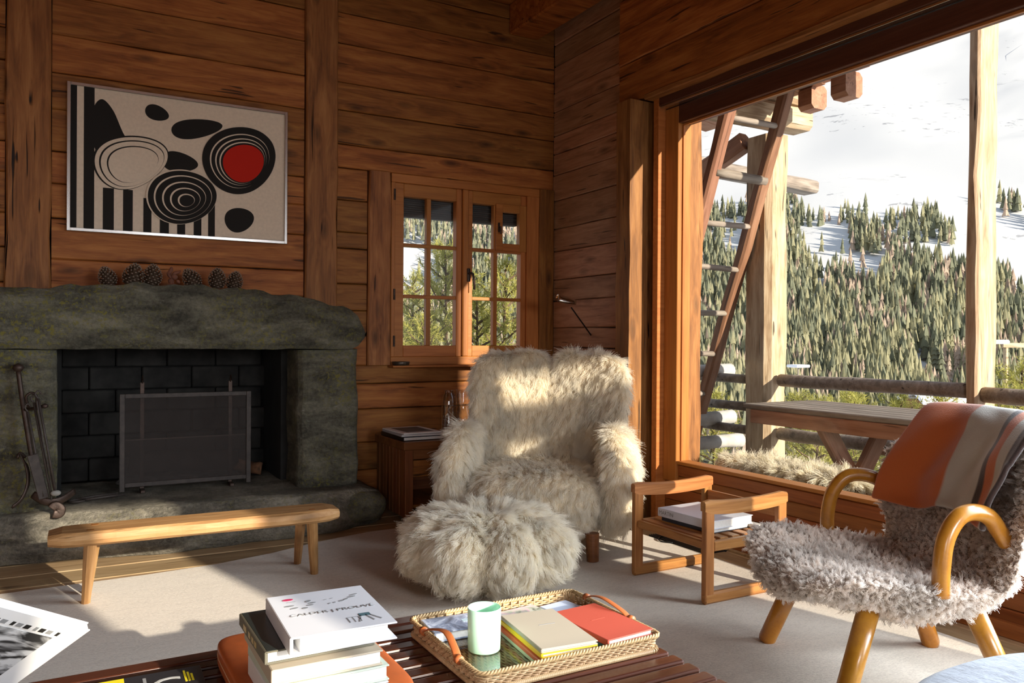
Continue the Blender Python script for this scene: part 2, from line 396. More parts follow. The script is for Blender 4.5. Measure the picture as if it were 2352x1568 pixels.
# =================================================================== ROOM SHELL
def board_mesh(L, w, th, jit=.004, seg=None, seed=0, bev=.006, waist=0):
    seg = seg or max(2, int(L / .22)); secs = []
    for i in range(seg + 1):
        x = -L / 2 + L * i / seg
        a = noise.noise(Vector((x * 3.1 + seed * 7.3, seed, 0))) * jit; b = noise.noise(Vector((x * 2.7, seed * 3.1, 9))) * jit; f = noise.noise(Vector((x * 4, seed, 20))) * jit * .6
        z0, z1, y0, y1 = -w / 2 + a, w / 2 + b, -th / 2 + f, th / 2
        secs.append([Vector(p) for p in ((x, y0, z0 + bev), (x, y0, z1 - bev), (x, y0 + bev, z1), (x, y1, z1), (x, y1, z0), (x, y0 + bev, z0))])
    return loft(bmesh.new(), secs)
_bs = [0]
def board(parent, p, L, w, th, mat, rot=(0, 0, 0), name='board', jit=.004, **k):
    _bs[0] += 1
    return obj(name, board_mesh(L, w, th, jit, seed=_bs[0], **k), mat, parent, p, rot)
def stack_boards(parent, a0, a1, z0, z1, hts, face, axis, mat, th=.05, jit=.005, rnd=.004):
    """horizontal boards one over the other; axis 0: wall along x (face = y), axis 1: wall along y (face = x)"""
    z = z0; i = 0
    while z < z1 - .02:
        h = min(hts[i % len(hts)], z1 - z); i += 1
        if z1 - (z + h) < .05: h = z1 - z
        off = random.uniform(-rnd, rnd)
        if axis == 0: board(parent, ((a0 + a1) / 2, face + th / 2 + off, z + h / 2), a1 - a0 - .002, h - .004, th, mat, jit=jit)
        else: board(parent, (face + th / 2 + off, (a0 + a1) / 2, z + h / 2), a1 - a0 - .002, h - .004, th, mat, rot=(0, 0, -PI / 2), jit=jit)
        z += h

BACK, RIGHT, TOP = 4.85, 3.07, 3.35
LEFTX, FRONTY = -2.5, -3.0
H1 = (.175, .21, .155, .19, .225, .165, .20, .18)

fl = struct('floor', box(LEFTX, 3.3, FRONTY, BACK + .3, -.12, -.03), SOOT)
y = 3.30; i = 0
while y < 4.84:
    w = (.20, .17, .23, .19)[i % 4]; w = min(w, 4.85 - y)
    board(fl, (.3, y + w / 2, -.015), 5.5, w - .003, .03, FLOORW, rot=(-PI / 2, 0, 0), name='floorboard', jit=.001); y += w; i += 1
for k in range(3):
    board(fl, (2.72 + .115 * k, .1, -.015), 6.2, .112, .03, FLOORW, rot=(-PI / 2, 0, PI / 2), name='floorboard', jit=.001)
for k in range(12):
    board(fl, (-2.4 + .43 * k, .1, -.017), 6.2, .425, .026, FLOORW, rot=(-PI / 2, 0, PI / 2), name='floorboard', jit=.001)

# carpet
cp = [(-2.45, 3.80), (-.9, 3.80), (-.05, 3.82), (.35, 3.83), (.64, 3.86), (.9, 3.93), (1.13, 4.03), (1.45, 4.12), (1.9, 4.14), (2.4, 3.95), (2.72, 3.50), (2.735, 3.0), (2.75, 2.0), (2.76, -2.2), (-2.45, -2.2)]
bm = bmesh.new(); vs = [bm.verts.new((x, y, .0005)) for x, y in cp]; vt = [bm.verts.new((x, y, .010)) for x, y in cp]
bm.faces.new(vt)
for k in range(len(cp)): bm.faces.new((vs[k], vs[(k + 1) % len(cp)], vt[(k + 1) % len(cp)], vt[k]))
tag(obj('carpet', bm, CARPET), 'large flat beige wool carpet under all the seats and the coffee table', 'carpet')

# back wall: solid core with openings, boards and posts as its pieces
wb = bmesh.new()
for a in ((LEFTX - .2, -.05, 0, TOP), (-.05, 1.22, 1.06, TOP), (1.22, 1.84, 0, TOP), (1.84, 2.94, 0, .875), (1.84, 2.94, 2.095, TOP), (2.94, RIGHT + .2, 0, TOP)):
    bx(wb, a[0], a[1], BACK + .05, BACK + .20, a[2], a[3])
wall_b = struct('wall_back', wb, SOOT)
stack_boards(wall_b, LEFTX, -.235, 0, TOP, H1, BACK, 0, OLD)
stack_boards(wall_b, -.03, 1.292, 1.10, TOP, (.19, .16, .215, .18, .17, .22, .19, .2, .21), BACK, 0, OLD)
stack_boards(wall_b, 1.496, 1.69, .875, 2.096, (.19, .15, .165, .22, .10, .20), BACK, 0, OLD)
stack_boards(wall_b, 1.496, RIGHT, .02, .875, (.2, .17, .21, .16, .2), BACK, 0, OLD)
stack_boards(wall_b, 1.496, RIGHT, 2.098, TOP, (.145, .21, .17, .24, .19, .2, .22), BACK, 0, OLD)
for x0, x1, z0, z1 in ((-.235, -.03, 0, TOP), (1.292, 1.496, 0, TOP), (1.69, 1.845, .875, 2.096), (2.945, RIGHT, .875, 2.096)):
    board(wall_b, ((x0 + x1) / 2, BACK + .012, (z0 + z1) / 2), z1 - z0, x1 - x0 - .004, .07, POSTW if x1 < 2.9 else OLD, rot=(0, -PI / 2, 0), name='post', jit=.012, bev=.008)

# right wall
wr = bmesh.new()
for a in ((3.62, BACK + .2, 0, TOP), (-.8, 3.62, 0, .30), (-.8, 3.62, 2.40, TOP), (FRONTY - .2, -.8, 0, TOP)):
    bx(wr, RIGHT + .05, RIGHT + .16, a[0], a[1], a[2], a[3])
wall_r = struct('wall_right', wr, SOOT)
stack_boards(wall_r, 3.90, BACK, 0, TOP, (.16, .2, .18, .15, .13, .17, .135, .19, .15, .2), RIGHT, 1, OLDGREY)
stack_boards(wall_r, FRONTY, 3.90, 2.44, TOP, (.24, .2, .19, .22), 2.93, 1, OLD, th=.12)
stack_boards(wall_r, FRONTY, -.42, 0, 2.44, H1, RIGHT, 1, OLD, th=.04)
board(wall_r, (2.99, 3.765, 1.215), 2.43, .265, .14, POSTW, rot=(PI / 2, -PI / 2, PI / 2), name='post', jit=.02, bev=.012)
hd = board(wall_r, (2.965, 1.5, 2.435), 4.3, .03, .09, POSTW, rot=(0, 0, -PI / 2), name='header_edge', jit=.01)
for k, (z0, z1) in enumerate(((.283, .345), (.213, .281), (.141, .211), (.07, .139), (.0, .068))):
    board(wall_r, (3.055, 1.58, (z0 + z1) / 2), 4.0, z1 - z0, .03, FRAMED, rot=(0, 0, -PI / 2), name='panel_board', jit=0, bev=.004)

# the big window: window_2
w2 = struct('window_2', box(2.976, 3.12, 3.587, 3.632, 0, 2.43, .002), FRAMEW)
def bar(parent, name, x0, x1, y0, y1, z0, z1, mat, bev=.003):
    c = ((x0 + x1) / 2, (y0 + y1) / 2, (z0 + z1) / 2); d = (x1 - x0, y1 - y0, z1 - z0)
    ax = max(range(3), key=lambda i: d[i])
    # mesh laid with its long side along local X so that the grain follows it
    if ax == 0: r = (0, 0, 0); L, a, b = d
    elif ax == 1: r = (0, 0, PI / 2); L, a, b = d[1], d[0], d[2]
    else: r = (0, -PI / 2, 0); L, a, b = d[2], d[1], d[0]
    return obj(name, box(-L / 2, L / 2, -a / 2, a / 2, -b / 2, b / 2, min(bev, min(a, b) * .3)), mat, parent, c, r)
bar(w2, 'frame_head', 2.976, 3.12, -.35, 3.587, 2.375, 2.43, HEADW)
bar(w2, 'frame_jamb', 2.976, 3.12, -.42, -.36, 0, 2.43, FRAMED)
bar(w2, 'metal_rail', 2.985, 3.03, -.35, 3.587, 2.362, 2.374, STEEL, .001)
bar(w2, 'sash_stile', 3.025, 3.12, 3.475, 3.587, .25, 2.36, FRAMEW)
bar(w2, 'sash_stile', 3.025, 3.12, -.36, -.28, .25, 2.36, FRAMED)
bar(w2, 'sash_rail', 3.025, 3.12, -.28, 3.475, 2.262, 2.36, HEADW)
bar(w2, 'sash_rail', 3.025, 3.12, -.28, 3.475, .35, .368, FRAMEW)
bar(w2, 'glazing_bead', 3.055, 3.068, -.28, 3.475, 2.250, 2.262, FRAMEW, .001)
bar(w2, 'glazing_bead', 3.055, 3.068, 3.465, 3.475, .368, 2.25, FRAMEW, .001)
obj('pane', box(3.076, 3.082, -.28, 3.475, .366, 2.262), GLASS, w2)

# the small window: window_1, two sashes of six panes and a vent
def zx(x, y): p = at(x, y, 1, BACK + .02); return p.x, p.z
XS = [zx(v, 600)[0] for v in (895.3, 904, 926, 1047, 1059, 1073, 1084, 1195, 1206, 1234.9)]
zt, zst, zg = zx(895, 398)[1], zx(905, 419)[1], zx(928, 451)[1]
m1 = (zx(926, 558)[1], zx(926, 566)[1]); m2 = (zx(926, 676)[1], zx(926, 684)[1]); zb = zx(926, 793)[1]; zsb, zfb = zx(905, 819)[1], zx(905, 838)[1]
FY0, FY1 = BACK - .005, BACK + .14
w1 = struct('window_1', box(XS[0], XS[-1], FY0, FY1, zfb, zsb, .003), FRAMEW)
bar(w1, 'frame_head', XS[0], XS[-1], FY0, FY1, zst, zt, FRAMEW)
bar(w1, 'frame_jamb', XS[0], XS[1], FY0, FY1, zsb, zst, FRAMEW)
bar(w1, 'frame_jamb', XS[8], XS[-1], FY0, FY1, zsb, zst, FRAMEW)
bar(w1, 'centre_post', XS[4] + .002, XS[5], BACK - .006, BACK + .12, zsb, zst, FRAMEW, .006)
for (a, b, c, d) in ((XS[1], XS[2], XS[3], XS[4]), (XS[5], XS[6], XS[7], XS[8])):
    s = obj('sash', box(a, b, BACK + .012, BACK + .07, zsb, zst, .003), FRAMEW, w1)
    bar(s, 'stile', c, d, BACK + .012, BACK + .07, zsb, zst, FRAMEW)
    bar(s, 'rail', b, c, BACK + .013, BACK + .07, zg, zst, FRAMEW)
    bar(s, 'rail', b, c, BACK + .013, BACK + .07, zsb, zb, FRAMEW)
    m = b + (c - b) * .475
    bar(s, 'glazing_bar', m - .015, m + .015, BACK + .018, BACK + .06, zb, zg, FRAMEW)
    for q in (m1, m2): bar(s, 'glazing_bar', b, c, BACK + .016, BACK + .06, q[1], q[0], FRAMEW)
    for (u, v) in ((b, m - .015), (m + .015, c)):
        for (e, f) in ((zg, m1[0]), (m1[1], m2[0]), (m2[1], zb)):
            obj('pane', box(u - .004, v + .004, BACK + .05, BACK + .054, f - .004, e + .004), GLASS, s)
vent_m = XS[6] + (XS[7] - XS[6]) * .475
vx = (vent_m - .005, XS[8] - .002); vz = (m1[0] - .01, zg + .012)
v = obj('vent_sash', box(vx[0], vx[0] + .052, BACK + .0, BACK + .045, vz[0], vz[1], .003), FRAMEW, w1)
bar(v, 'stile', vx[1] - .055, vx[1], BACK + 0, BACK + .045, vz[0], vz[1], FRAMEW)
bar(v, 'rail', vx[0] + .052, vx[1] - .055, BACK + 0, BACK + .045, vz[0], vz[0] + .052, FRAMEW)
bar(v, 'rail', vx[0] + .052, vx[1] - .055, BACK + 0, BACK + .045, vz[1] - .055, vz[1], FRAMEW)
bm = bmesh.new(); bx(bm, vx[0] + .012, vx[0] + .024, BACK - .012, BACK, (vz[0] + vz[1]) / 2 - .035, (vz[0] + vz[1]) / 2 + .03, bev=.003); tube(bm, [(vx[0] + .018, BACK - .012, sum(vz) / 2), (vx[0] + .018, BACK - .03, sum(vz) / 2), (vx[0] + .02, BACK - .032, sum(vz) / 2 - .05)], .005)
obj('catch', bm, IRON, v)
for zc in (zst - .08, m2[1] + .02, zsb + .10):
    bm = bmesh.new(); tube(bm, [(XS[1] - .004, BACK - .006, zc - .035), (XS[1] - .004, BACK - .006, zc + .035)], .007); obj('hinge', bm, IRON, w1)
hp = zx(1072, 632); bm = bmesh.new()
bx(bm, hp[0] - .012, hp[0] + .012, BACK - .014, BACK - .004, hp[1] - .045, hp[1] + .045, bev=.005, seg=2)
tube(bm, [(hp[0], BACK - .01, hp[1] + .01), (hp[0], BACK - .045, hp[1] + .01), (hp[0] + .012, BACK - .052, hp[1] + .005), (hp[0] + .022, BACK - .05, hp[1] - .04), (hp[0] + .022, BACK - .05, hp[1] - .10)], .008)
obj('handle', bm, IRON, w1, smooth=True)
bz = zx(928, 492)[1]
bm = box(XS[1] + .01, XS[8] - .01, BACK + .11, BACK + .17, bz, zt, .004)
for k in range(4): bx(bm, XS[1] + .02, XS[8] - .02, BACK + .10, BACK + .112, bz + .006 + k * .028, bz + .022 + k * .028, bev=.004)
tag(obj('window_blind', bm, plain('dark_blind', (.06, .055, .05), .6)), 'dark grey rolled-up outside blind behind the top panes of the small window', 'blind')

# small dark dish on the sill of the little window
p = at(916, 836, 1, BACK - .02)
dm = lathe(bmesh.new(), [(0, 0), (.05, 0), (.054, .006), (.056, .02), (.054, .024), (.046, .022), (.04, .010), (0, .009)], 28)
# the sill board carries it
sill = bar(w1, 'sill', XS[0] - .02, XS[0] + .62, BACK - .10, BACK - .005, zfb - .012, zfb, FRAMEW)
tag(obj('dish', dm, plain('bronze_dish', (.075, .06, .045), .35, metal=.5), loc=(p.x, BACK - .055, zfb + .0005), smooth=True), 'small round dark metal dish on the sill of the little window', 'dish')

# other walls (behind and beside the camera) and ceiling
wl = struct('wall_left', box(LEFTX - .15, LEFTX, FRONTY, BACK + .2, 0, TOP), OLD)
wf = bmesh.new()
for a in ((LEFTX, -2.05, 0, TOP), (-2.05, -.55, 0, .9), (-2.05, -.55, 2.3, TOP), (-.55, 1.12, 0, TOP), (1.12, 2.36, 0, 1.70), (1.12, 2.36, 2.44, TOP), (2.36, RIGHT + .1, 0, TOP)):
    bx(wf, a[0], a[1], FRONTY - .14, FRONTY, a[2], a[3])
struct('wall_front', wf, OLD)
w3 = struct('window_3', box(1.53, 1.73, FRONTY - .10, FRONTY - .04, 1.70, 2.44, .003), FRAMEW)
for (a, b) in ((1.12, 1.16), (2.32, 2.36)): bar(w3, 'frame_jamb', a, b, FRONTY - .1, FRONTY - .04, 1.70, 2.44, FRAMEW)
obj('pane', box(1.16, 1.53, FRONTY - .075, FRONTY - .07, 1.70, 2.44), GLASS, w3); obj('pane', box(1.73, 2.32, FRONTY - .075, FRONTY - .07, 1.70, 2.44), GLASS, w3)
struct('ceiling', box(LEFTX - .2, RIGHT + .3, FRONTY - .2, BACK + .2, TOP, TOP + .12), OLD)
struct('trim_1', box(2.70, 2.93, FRONTY, BACK, 3.14, TOP, .01), OLD)

# floor grille with its wooden border, right wall foot
gr = struct('trim_2', box(2.905, 2.925, 2.0, 3.36, -.005, .012, .002), FLOORW)
for k in range(11):
    bar(gr, 'grille_bar', 2.74 + .0145 * k, 2.746 + .0145 * k, 2.95, 3.36, -.004, .013, BLACKM, .001)
bar(gr, 'grille_tray', 2.735, 2.905, 2.95, 3.36, -.006, .004, BLACKM, .001)
bar(gr, 'skirting', 2.93, 2.955, .2, 3.02, 0, .055, FRAMED)
bar(gr, 'convector_slot', 2.957, 3.035, .2, 3.3, -.004, .020, BLACKM)

# cable trailing over the floor
pts = [at(x, y, 2, .006) for x, y in ((1424, 1182), (1445, 1190), (1475, 1194), (1510, 1204), (1550, 1217), (1580, 1226), (1573, 1232), (1545, 1230), (1523, 1234), (1512, 1241), (1520, 1247), (1545, 1250))]
for q in pts: q.z = .015
tag(obj('power_cable', tube(bmesh.new(), spline(pts, 5), .0035, 6), BLACKM, smooth=True), 'thin black power cable looping over the floor beside the floor grille', 'cable')

# =================================================================== FIREPLACE
fp = thing('fireplace', 'massive rough grey stone fireplace with yellow lichen and a dark firebox', 'fireplace', (.58, 4.6, 0))
FP = Vector((.58, 4.6, 0))
def rock_section(pts, n, wob, seed):
    """closed smooth loop through pts with noise"""
    out = []
    L = len(pts)
    per = n // L
    for i in range(L):
        a, b = Vector(pts[i]), Vector(pts[(i + 1) % L])
        for k in range(per): out.append(a.lerp(b, k / per))
    return [p + noise.noise_vector(p * 4 + Vector((seed, 0, 0))) * wob * .7 + noise.noise_vector(p * 13 + Vector((seed, 3, 0))) * wob * .45 + noise.noise_vector(p * 40 + Vector((seed, 3, 5))) * wob * .3 for p in out]
def P3(x, y, z): return Vector((x, y, z)) - FP
HZ = .22
# lintel: top outline taken along x
top = [(-1.3, 1.20), (-.6, 1.24), (-.2, 1.268), (.2, 1.30), (.5, 1.315), (.8, 1.308), (1.05, 1.285), (1.3, 1.245), (1.47, 1.205), (1.53, 1.17), (1.555, 1.10)]
secs = []
for i in range(64):
    x = -1.3 + 2.855 * i / 63
    zt_ = np.interp(x, [p[0] for p in top], [p[1] for p in top]); zb_ = np.interp(x, [-1.3, 1.2, 1.45, 1.53, 1.555], [.985, .985, .985, 1.01, 1.06])
    yf = np.interp(x, [-1.3, 0, 1.3, 1.555], [4.40, 4.36, 4.38, 4.45])
    zt_ += .008 * math.sin(x * 23) + .006 * math.sin(x * 41)
    secs.append(rock_section([P3(x, yf + .025, zb_), P3(x, yf, zb_ + .03), P3(x, yf + .008, zt_ - .04), P3(x, yf + .05, zt_), P3(x, 4.835, zt_ - .01), P3(x, 4.835, zb_)], 60, .009, 1))
obj('lintel', loft(bmesh.new(), secs), STONE, fp, smooth=True)
def jamb(xa, xb, yf, seed):
    secs = []
    for i in range(34):
        z = HZ - .01 + (.99 - HZ) * i / 33
        a = xa + .014 * noise.noise(Vector((z * 4, seed, 0))) ; b = xb + .016 * noise.noise(Vector((z * 4, seed, 7)))
        secs.append(rock_section([P3(a + .02, yf, z), P3(b - .02, yf, z), P3(b, yf + .03, z), P3(b, 4.90 if seed == 3 else 4.84, z), P3(a, 4.90, z), P3(a, yf + .03, z)], 48, .007, seed))
    return loft(bmesh.new(), secs)
obj('jamb', jamb(1.165, 1.505, 4.44, 2), STONE, fp, smooth=True)
obj('jamb', jamb(-.42, .0, 4.40, 3), STONE, fp, smooth=True)
# hearth slab: top at HZ, nose rounded
secs = []
for i in range(70):
    x = -1.3 + 2.92 * i / 69
    yf = np.interp(x, [-1.3, -.2, .4, 1.05, 1.35, 1.55, 1.70], [4.34, 4.28, 4.17, 4.17, 4.22, 4.30, 4.42]) + .012 * math.sin(x * 9) + .007 * math.sin(x * 23)
    hz = HZ + np.interp(x, [-1.3, 1.2, 1.5, 1.70], [0, 0, -.02, -.07])
    yb = 4.845 if (x < -.06 or x > 1.22) else 5.2
    secs.append(rock_section([P3(x, yf + .03, 0.002), P3(x, yf, .05), P3(x, yf + .012, hz - .06), P3(x, yf + .06, hz), P3(x, yb, hz), P3(x, yb, 0.002)], 60, .008, 5))
for s in secs:
    for v in s: v.z = max(v.z, .001)
obj('hearth_slab', loft(bmesh.new(), secs), STONE2, fp, smooth=True)
bm = blobmesh(.30, .26, .10, lambda q: q + Vector((1.36, 4.50, .095)) - FP, 4, 3.0); roughen(bm, .014, 6, 4)
for v in bm.verts: v.co.z = max(v.co.z, .001); v.co.y = min(v.co.y, 4.84 - FP.y)
obj('hearth_boulder', bm, STONE, fp, smooth=True)
# firebox
bm = bmesh.new()
for a in ((-.12, -.02, 4.85, 5.25, HZ, 1.2), (1.19, 1.29, 4.85, 5.25, HZ, 1.2), (-.12, 1.29, 5.22, 5.30, 0, 1.25), (-.12, 1.29, 4.86, 5.3, 1.12, 1.25), (-.02, .02, 4.7, 5.2, HZ, .99), (1.13, 1.19, 4.72, 5.2, HZ, .99)):
    bx(bm, a[0] - FP.x, a[1] - FP.x, a[2] - FP.y, a[3] - FP.y, a[4], a[5])
obj('firebox', bm, SOOT, fp)
bmesh_br = box(-.134, .134, -.03, .03, -.062, .062, .006)
mb = bpy.data.meshes.new('brick'); bmesh_br.to_mesh(mb); bmesh_br.free(); mb.materials.append(BRICK)
for r_ in range(7):
    for c_ in range(6):
        xc = .02 + .274 * c_ - (.137 if r_ % 2 else 0)
        if xc < -.06 or xc > 1.25: continue
        obj('brick', mb, None, fp, (xc - FP.x, 5.19 + random.uniform(-.004, .004) - FP.y, HZ + .065 + r_ * .13))
bm = blobmesh(.33, .14, .035, lambda q: q, 4, 2.2); roughen(bm, .012, 18, 2)
tag(obj('ash_heap', bm, ASH, loc=(.62, 4.98, HZ + .012), smooth=True), 'low heap of grey ash and cinders behind the fire screen', 'ash', kind='stuff')
def log(name, p0, p1, r, mat, label, seed):
    a, b = Vector(p0), Vector(p1); n = 16
    pts = [a.lerp(b, k / n) + noise.noise_vector(Vector((k * .3, seed, 0))) * .01 for k in range(n + 1)]
    bm = tube(bmesh.new(), pts, [r * (1 + .12 * noise.noise(Vector((k * .7, seed, 5)))) for k in range(n + 1)], 14); roughen(bm, .006, 20, seed)
    return tag(obj(name, bm, mat, smooth=True), label, 'log', None)
CHAR = plain('charred_wood', (.03, .022, .018), .9, nz=.8, nscale=14, bmp=.8)
log('charred_log', (.36, 4.98, .345), (.93, 5.02, .31), .062, CHAR, 'thick charred half-burnt log lying in the firebox behind the screen', 3)
log('charred_log', (.86, 5.06, .30), (1.06, 4.90, .26), .035, plain('half_burnt_wood', (.16, .075, .035), .9, nz=.8, nscale=14, bmp=.8), 'short brown half-burnt piece of wood at the right end of the fire', 4)

# fire screen
a_, b_ = at(270, 1133, 2, HZ + .004), at(568, 1108, 2, HZ + .004)
SY = 4.685; x0, x1 = .285, .955; zt_ = .735
fs = thing('fire_screen', 'iron-framed spark screen standing in the fireplace opening', 'fire screen', ((x0 + x1) / 2, SY, HZ + .008))
hw, ht = (x1 - x0) / 2, zt_ - HZ
for nm, q in (('frame_bar', (-hw, -hw + .026, 0, ht)), ('frame_bar', (hw - .026, hw, 0, ht)), ('frame_bar', (-hw + .026, hw - .026, ht - .024, ht)), ('frame_bar', (-hw + .026, hw - .026, .022, .046))):
    obj(nm, box(q[0], q[1], -.006, .006, q[2], q[3], .002), IRONL, fs)
for xx in (-.225, .225):
    bm = box(xx - .011, xx + .011, .012, .02, -.004, ht + .06, .002); bx(bm, xx - .011, xx + .011, -.055, .03, -.006, .010, bev=.002)
    tube(bm, [(xx, .016, ht + .055), (xx, .012, ht + .085), (xx, -.006, ht + .088), (xx, -.016, ht + .07)], .011, 8, squash=(1, .35))
    obj('support_strap', bm, IRON, fs)
bm = box(-hw + .026, hw - .026, .001, .004, .046, ht * .5, 0)
m, t, b, o = newmat('spark_mesh'); t.nodes.remove(b)
tr = t.nodes.new('ShaderNodeBsdfTransparent'); df = t.nodes.new('ShaderNodeBsdfDiffuse'); df.inputs[0].default_value = (.07, .06, .055, 1); mx = t.nodes.new('ShaderNodeMixShader'); mx.inputs[0].default_value = .27
t.links.new(tr.outputs[0], mx.inputs[1]); t.links.new(df.outputs[0], mx.inputs[2]); t.links.new(mx.outputs[0], o.inputs[0]); MESHM = m
obj('wire_mesh', box(-hw + .02, hw - .02, .001, .003, .04, ht - .02), MESHM, fs)
obj('lower_mesh_panel', box(-hw + .02, hw - .02, .005, .007, .04, ht * .52), MESHM, fs)
obj('mesh_hem', box(-hw + .03, hw - .03, .004, .009, ht * .52, ht * .52 + .006), IRON, fs)

# fire tool stand, leaning iron pole with a curl foot, tray and hooks
TY = 4.30
def T(x, y, yy=TY): return at(x, y, 1, yy)
base = T(105, 1160); ts = thing('fire_tool_stand', 'tall wrought-iron fire tool stand leaning against the left stone jamb', 'tool stand', (base.x, TY, HZ)); O = Vector((base.x, TY, HZ))
def loc_(pts): return [p - O for p in pts]
bm = tube(bmesh.new(), spline(loc_([T(42, 850, 4.36), T(52, 925, 4.35), T(66, 1010, 4.34), T(80, 1090, 4.32), T(96, 1150, 4.30)]), 4), .0105, 8)
lathe(bm, [(0, -.01), (.016, -.004), (.024, .010), (.020, .024), (0, .034)], 12, tuple(T(42, 850, 4.36) - O)); obj('pole', bm, IRON, ts, smooth=True)
bm = tube(bmesh.new(), spline(loc_([T(58, 1050, 4.33), T(46, 1040, 4.32), T(40, 1052, 4.31)]), 3), .007, 8)
tube(bm, spline(loc_([T(46, 1042, 4.31), T(62, 1075, 4.30), T(64, 1110, 4.29), T(50, 1145, 4.27), T(27, 1166, 4.25)]), 5), [.007] * 4 + [.014] * 8 + [.012] * 8 + [.006], 8, squash=(1, .5)); obj('curled_leg', bm, IRON, ts, smooth=True)
bm = tube(bmesh.new(), spline(loc_([T(75, 1135, 4.29), T(105, 1152, 4.27), T(140, 1148, 4.28), T(172, 1128, 4.33)]), 5), .013, 8, squash=(.4, 1.4))
tube(bm, spline(loc_([T(122, 1150, 4.28), T(124, 1162, 4.26)]), 3), .007, 8)
tube(bm, spline([v - O for v in (T(118, 1168, 4.25), T(128, 1160, 4.25), T(140, 1168, 4.25), T(136, 1180, 4.25), T(122, 1180, 4.25))], 4), .009, 8, squash=(.5, 2.2)); obj('foot', bm, IRON, ts, smooth=True)
bm = tube(bmesh.new(), loc_([T(58, 940, 4.33), T(80, 938, 4.28), T(104, 932, 4.26)]), .008, 8)
lathe(bm, [(0, -.012), (.014, -.006), (.014, .006), (0, .012)], 10, tuple(T(103, 932, 4.26) - O))
tube(bm, spline(loc_([T(66, 935, 4.29), T(60, 912, 4.28), T(72, 902, 4.28), T(84, 910, 4.28), T(84, 934, 4.28)]), 4), .006, 8); obj('hook_bar', bm, IRON, ts, smooth=True)
lab = ('flat-bladed fire shovel with a wide grey shaft, leftmost tool on the stand', 'slim iron poker hanging between the shovel and the tongs', 'long iron fire tongs, rightmost tool hanging on the stand')
for k, (a, b, w_) in enumerate(((( 64, 945), (100, 1140), .014), ((78, 925), (118, 1140), .008), ((88, 915), (128, 1132), .006))):
    pa, pb = T(*a, 4.27 - .015 * k), T(*b, 4.25 - .012 * k)
    t_ = thing(('fire_shovel', 'fire_poker', 'fire_tongs')[k], lab[k], 'fire tool', pb, 0, None)
    bm = tube(bmesh.new(), [pa - pb, (pa - pb) * .5, Vector((0, 0, 0))], .0055, 8); tube(bm, spline([(pa - pb), (pa - pb) + Vector((-.012, 0, .02)), (pa - pb) + Vector((0, 0, .036)), (pa - pb) + Vector((.012, 0, .02))], 3), .004, 6)
    obj('shaft', bm, IRONL, t_, smooth=True)
    if k == 0: obj('blade', box(-.022, .022, -.004, .004, -.01, .20, .003, M=Matrix.Rotation(math.radians(-13), 4, 'Y')), IRONL, t_)
    elif k == 1: obj('point', tube(bmesh.new(), [(0, 0, .02), (0, 0, -.02)], [.008, .002], 8), IRONL, t_)
    else:
        obj('arm', tube(bmesh.new(), [(pa - pb) * .97 + Vector((-.008, 0, 0)), (pa - pb) * .5 + Vector((-.014, .004, 0)), Vector((-.004, .004, 0))], .004, 6), IRONL, t_)
        obj('jaw', blobmesh(.022, .012, .014, None, 2, 2), plain('grey_iron_jaw', (.22, .21, .19), .6), t_, smooth=True)
# iron tongs lying on the slab
q0 = at(175, 1148, 2, HZ + .02); tl = thing('fire_tongs', 'iron tongs with a ring handle lying flat on the hearth slab', 'fire tool', (q0.x, q0.y, HZ + .012))
bm = bmesh.new()
tube(bm, [(.035 * math.cos(a) , .028 * math.sin(a), .004) for a in np.linspace(0, 2 * PI, 20)], .006, 8); obj('ring', bm, IRONL, tl, smooth=True)
obj('arm', tube(bmesh.new(), [(.03, .01, .004), (.12, .03, .006), (.22, .07, .004)], .007, 8), IRONL, tl, smooth=True)
obj('arm', tube(bmesh.new(), [(.0, .028, .004), (.08, .075, .006), (.19, .11, .004)], .007, 8), IRONL, tl, smooth=True)

# pine cones and a dried twig on the mantel
CONE = plain('pine_cone_scale', (.085, .05, .028), .7, nz=.4, nscale=60); TIPM = plain('pine_cone_tip', (.26, .20, .15), .8)
def cone_meshes():
    bm = bmesh.new(); bt = bmesh.new(); n = 96
    core = lathe(bmesh.new(), [(0, .002), (.02, .004), (.03, .03), (.022, .06), (0, .085)], 12); me = bpy.data.meshes.new('c'); core.to_mesh(me); core.free(); bm.from_mesh(me)
    for i in range(n):
        f = i / n; z = .006 + .082 * f; r = .030 * math.sin(PI * min(1, (f * .86 + .16))) ** .8 + .004; a = i * 2.39996
        er = Vector((math.cos(a), math.sin(a), 0)); et = Vector((-math.sin(a), math.cos(a), 0)); up = Vector((0, 0, 1))
        w = .0085 * (1 - .5 * f); L = .012 * (1 - .4 * f)
        c = er * r * .8 + up * z; tip = er * (r + L * .8) + up * (z + .004 + .010 * f)
        v = [bm.verts.new(c - et * w * .6 - up * .002), bm.verts.new(c + et * w * .6 - up * .002), bm.verts.new(tip + et * w), bm.verts.new(tip - et * w), bm.verts.new(tip + up * .006)]
        bm.faces.new((v[0], v[1], v[2], v[3])); bm.faces.new((v[3], v[2], v[4])); bm.faces.new((v[1], v[0], v[4])); bm.faces.new((v[0], v[3], v[4])); bm.faces.new((v[1], v[4], v[2]))
        lathe(bt, [(0, -.0028), (.004, -.001), (.004, .001), (0, .003)], 5, tuple(tip + up * .0015))
    a_, b_ = bpy.data.meshes.new('scales'), bpy.data.meshes.new('scale_tips'); bm.to_mesh(a_); bt.to_mesh(b_); a_.materials.append(CONE); b_.materials.append(TIPM)
    return a_, b_
ca, cb = cone_meshes()
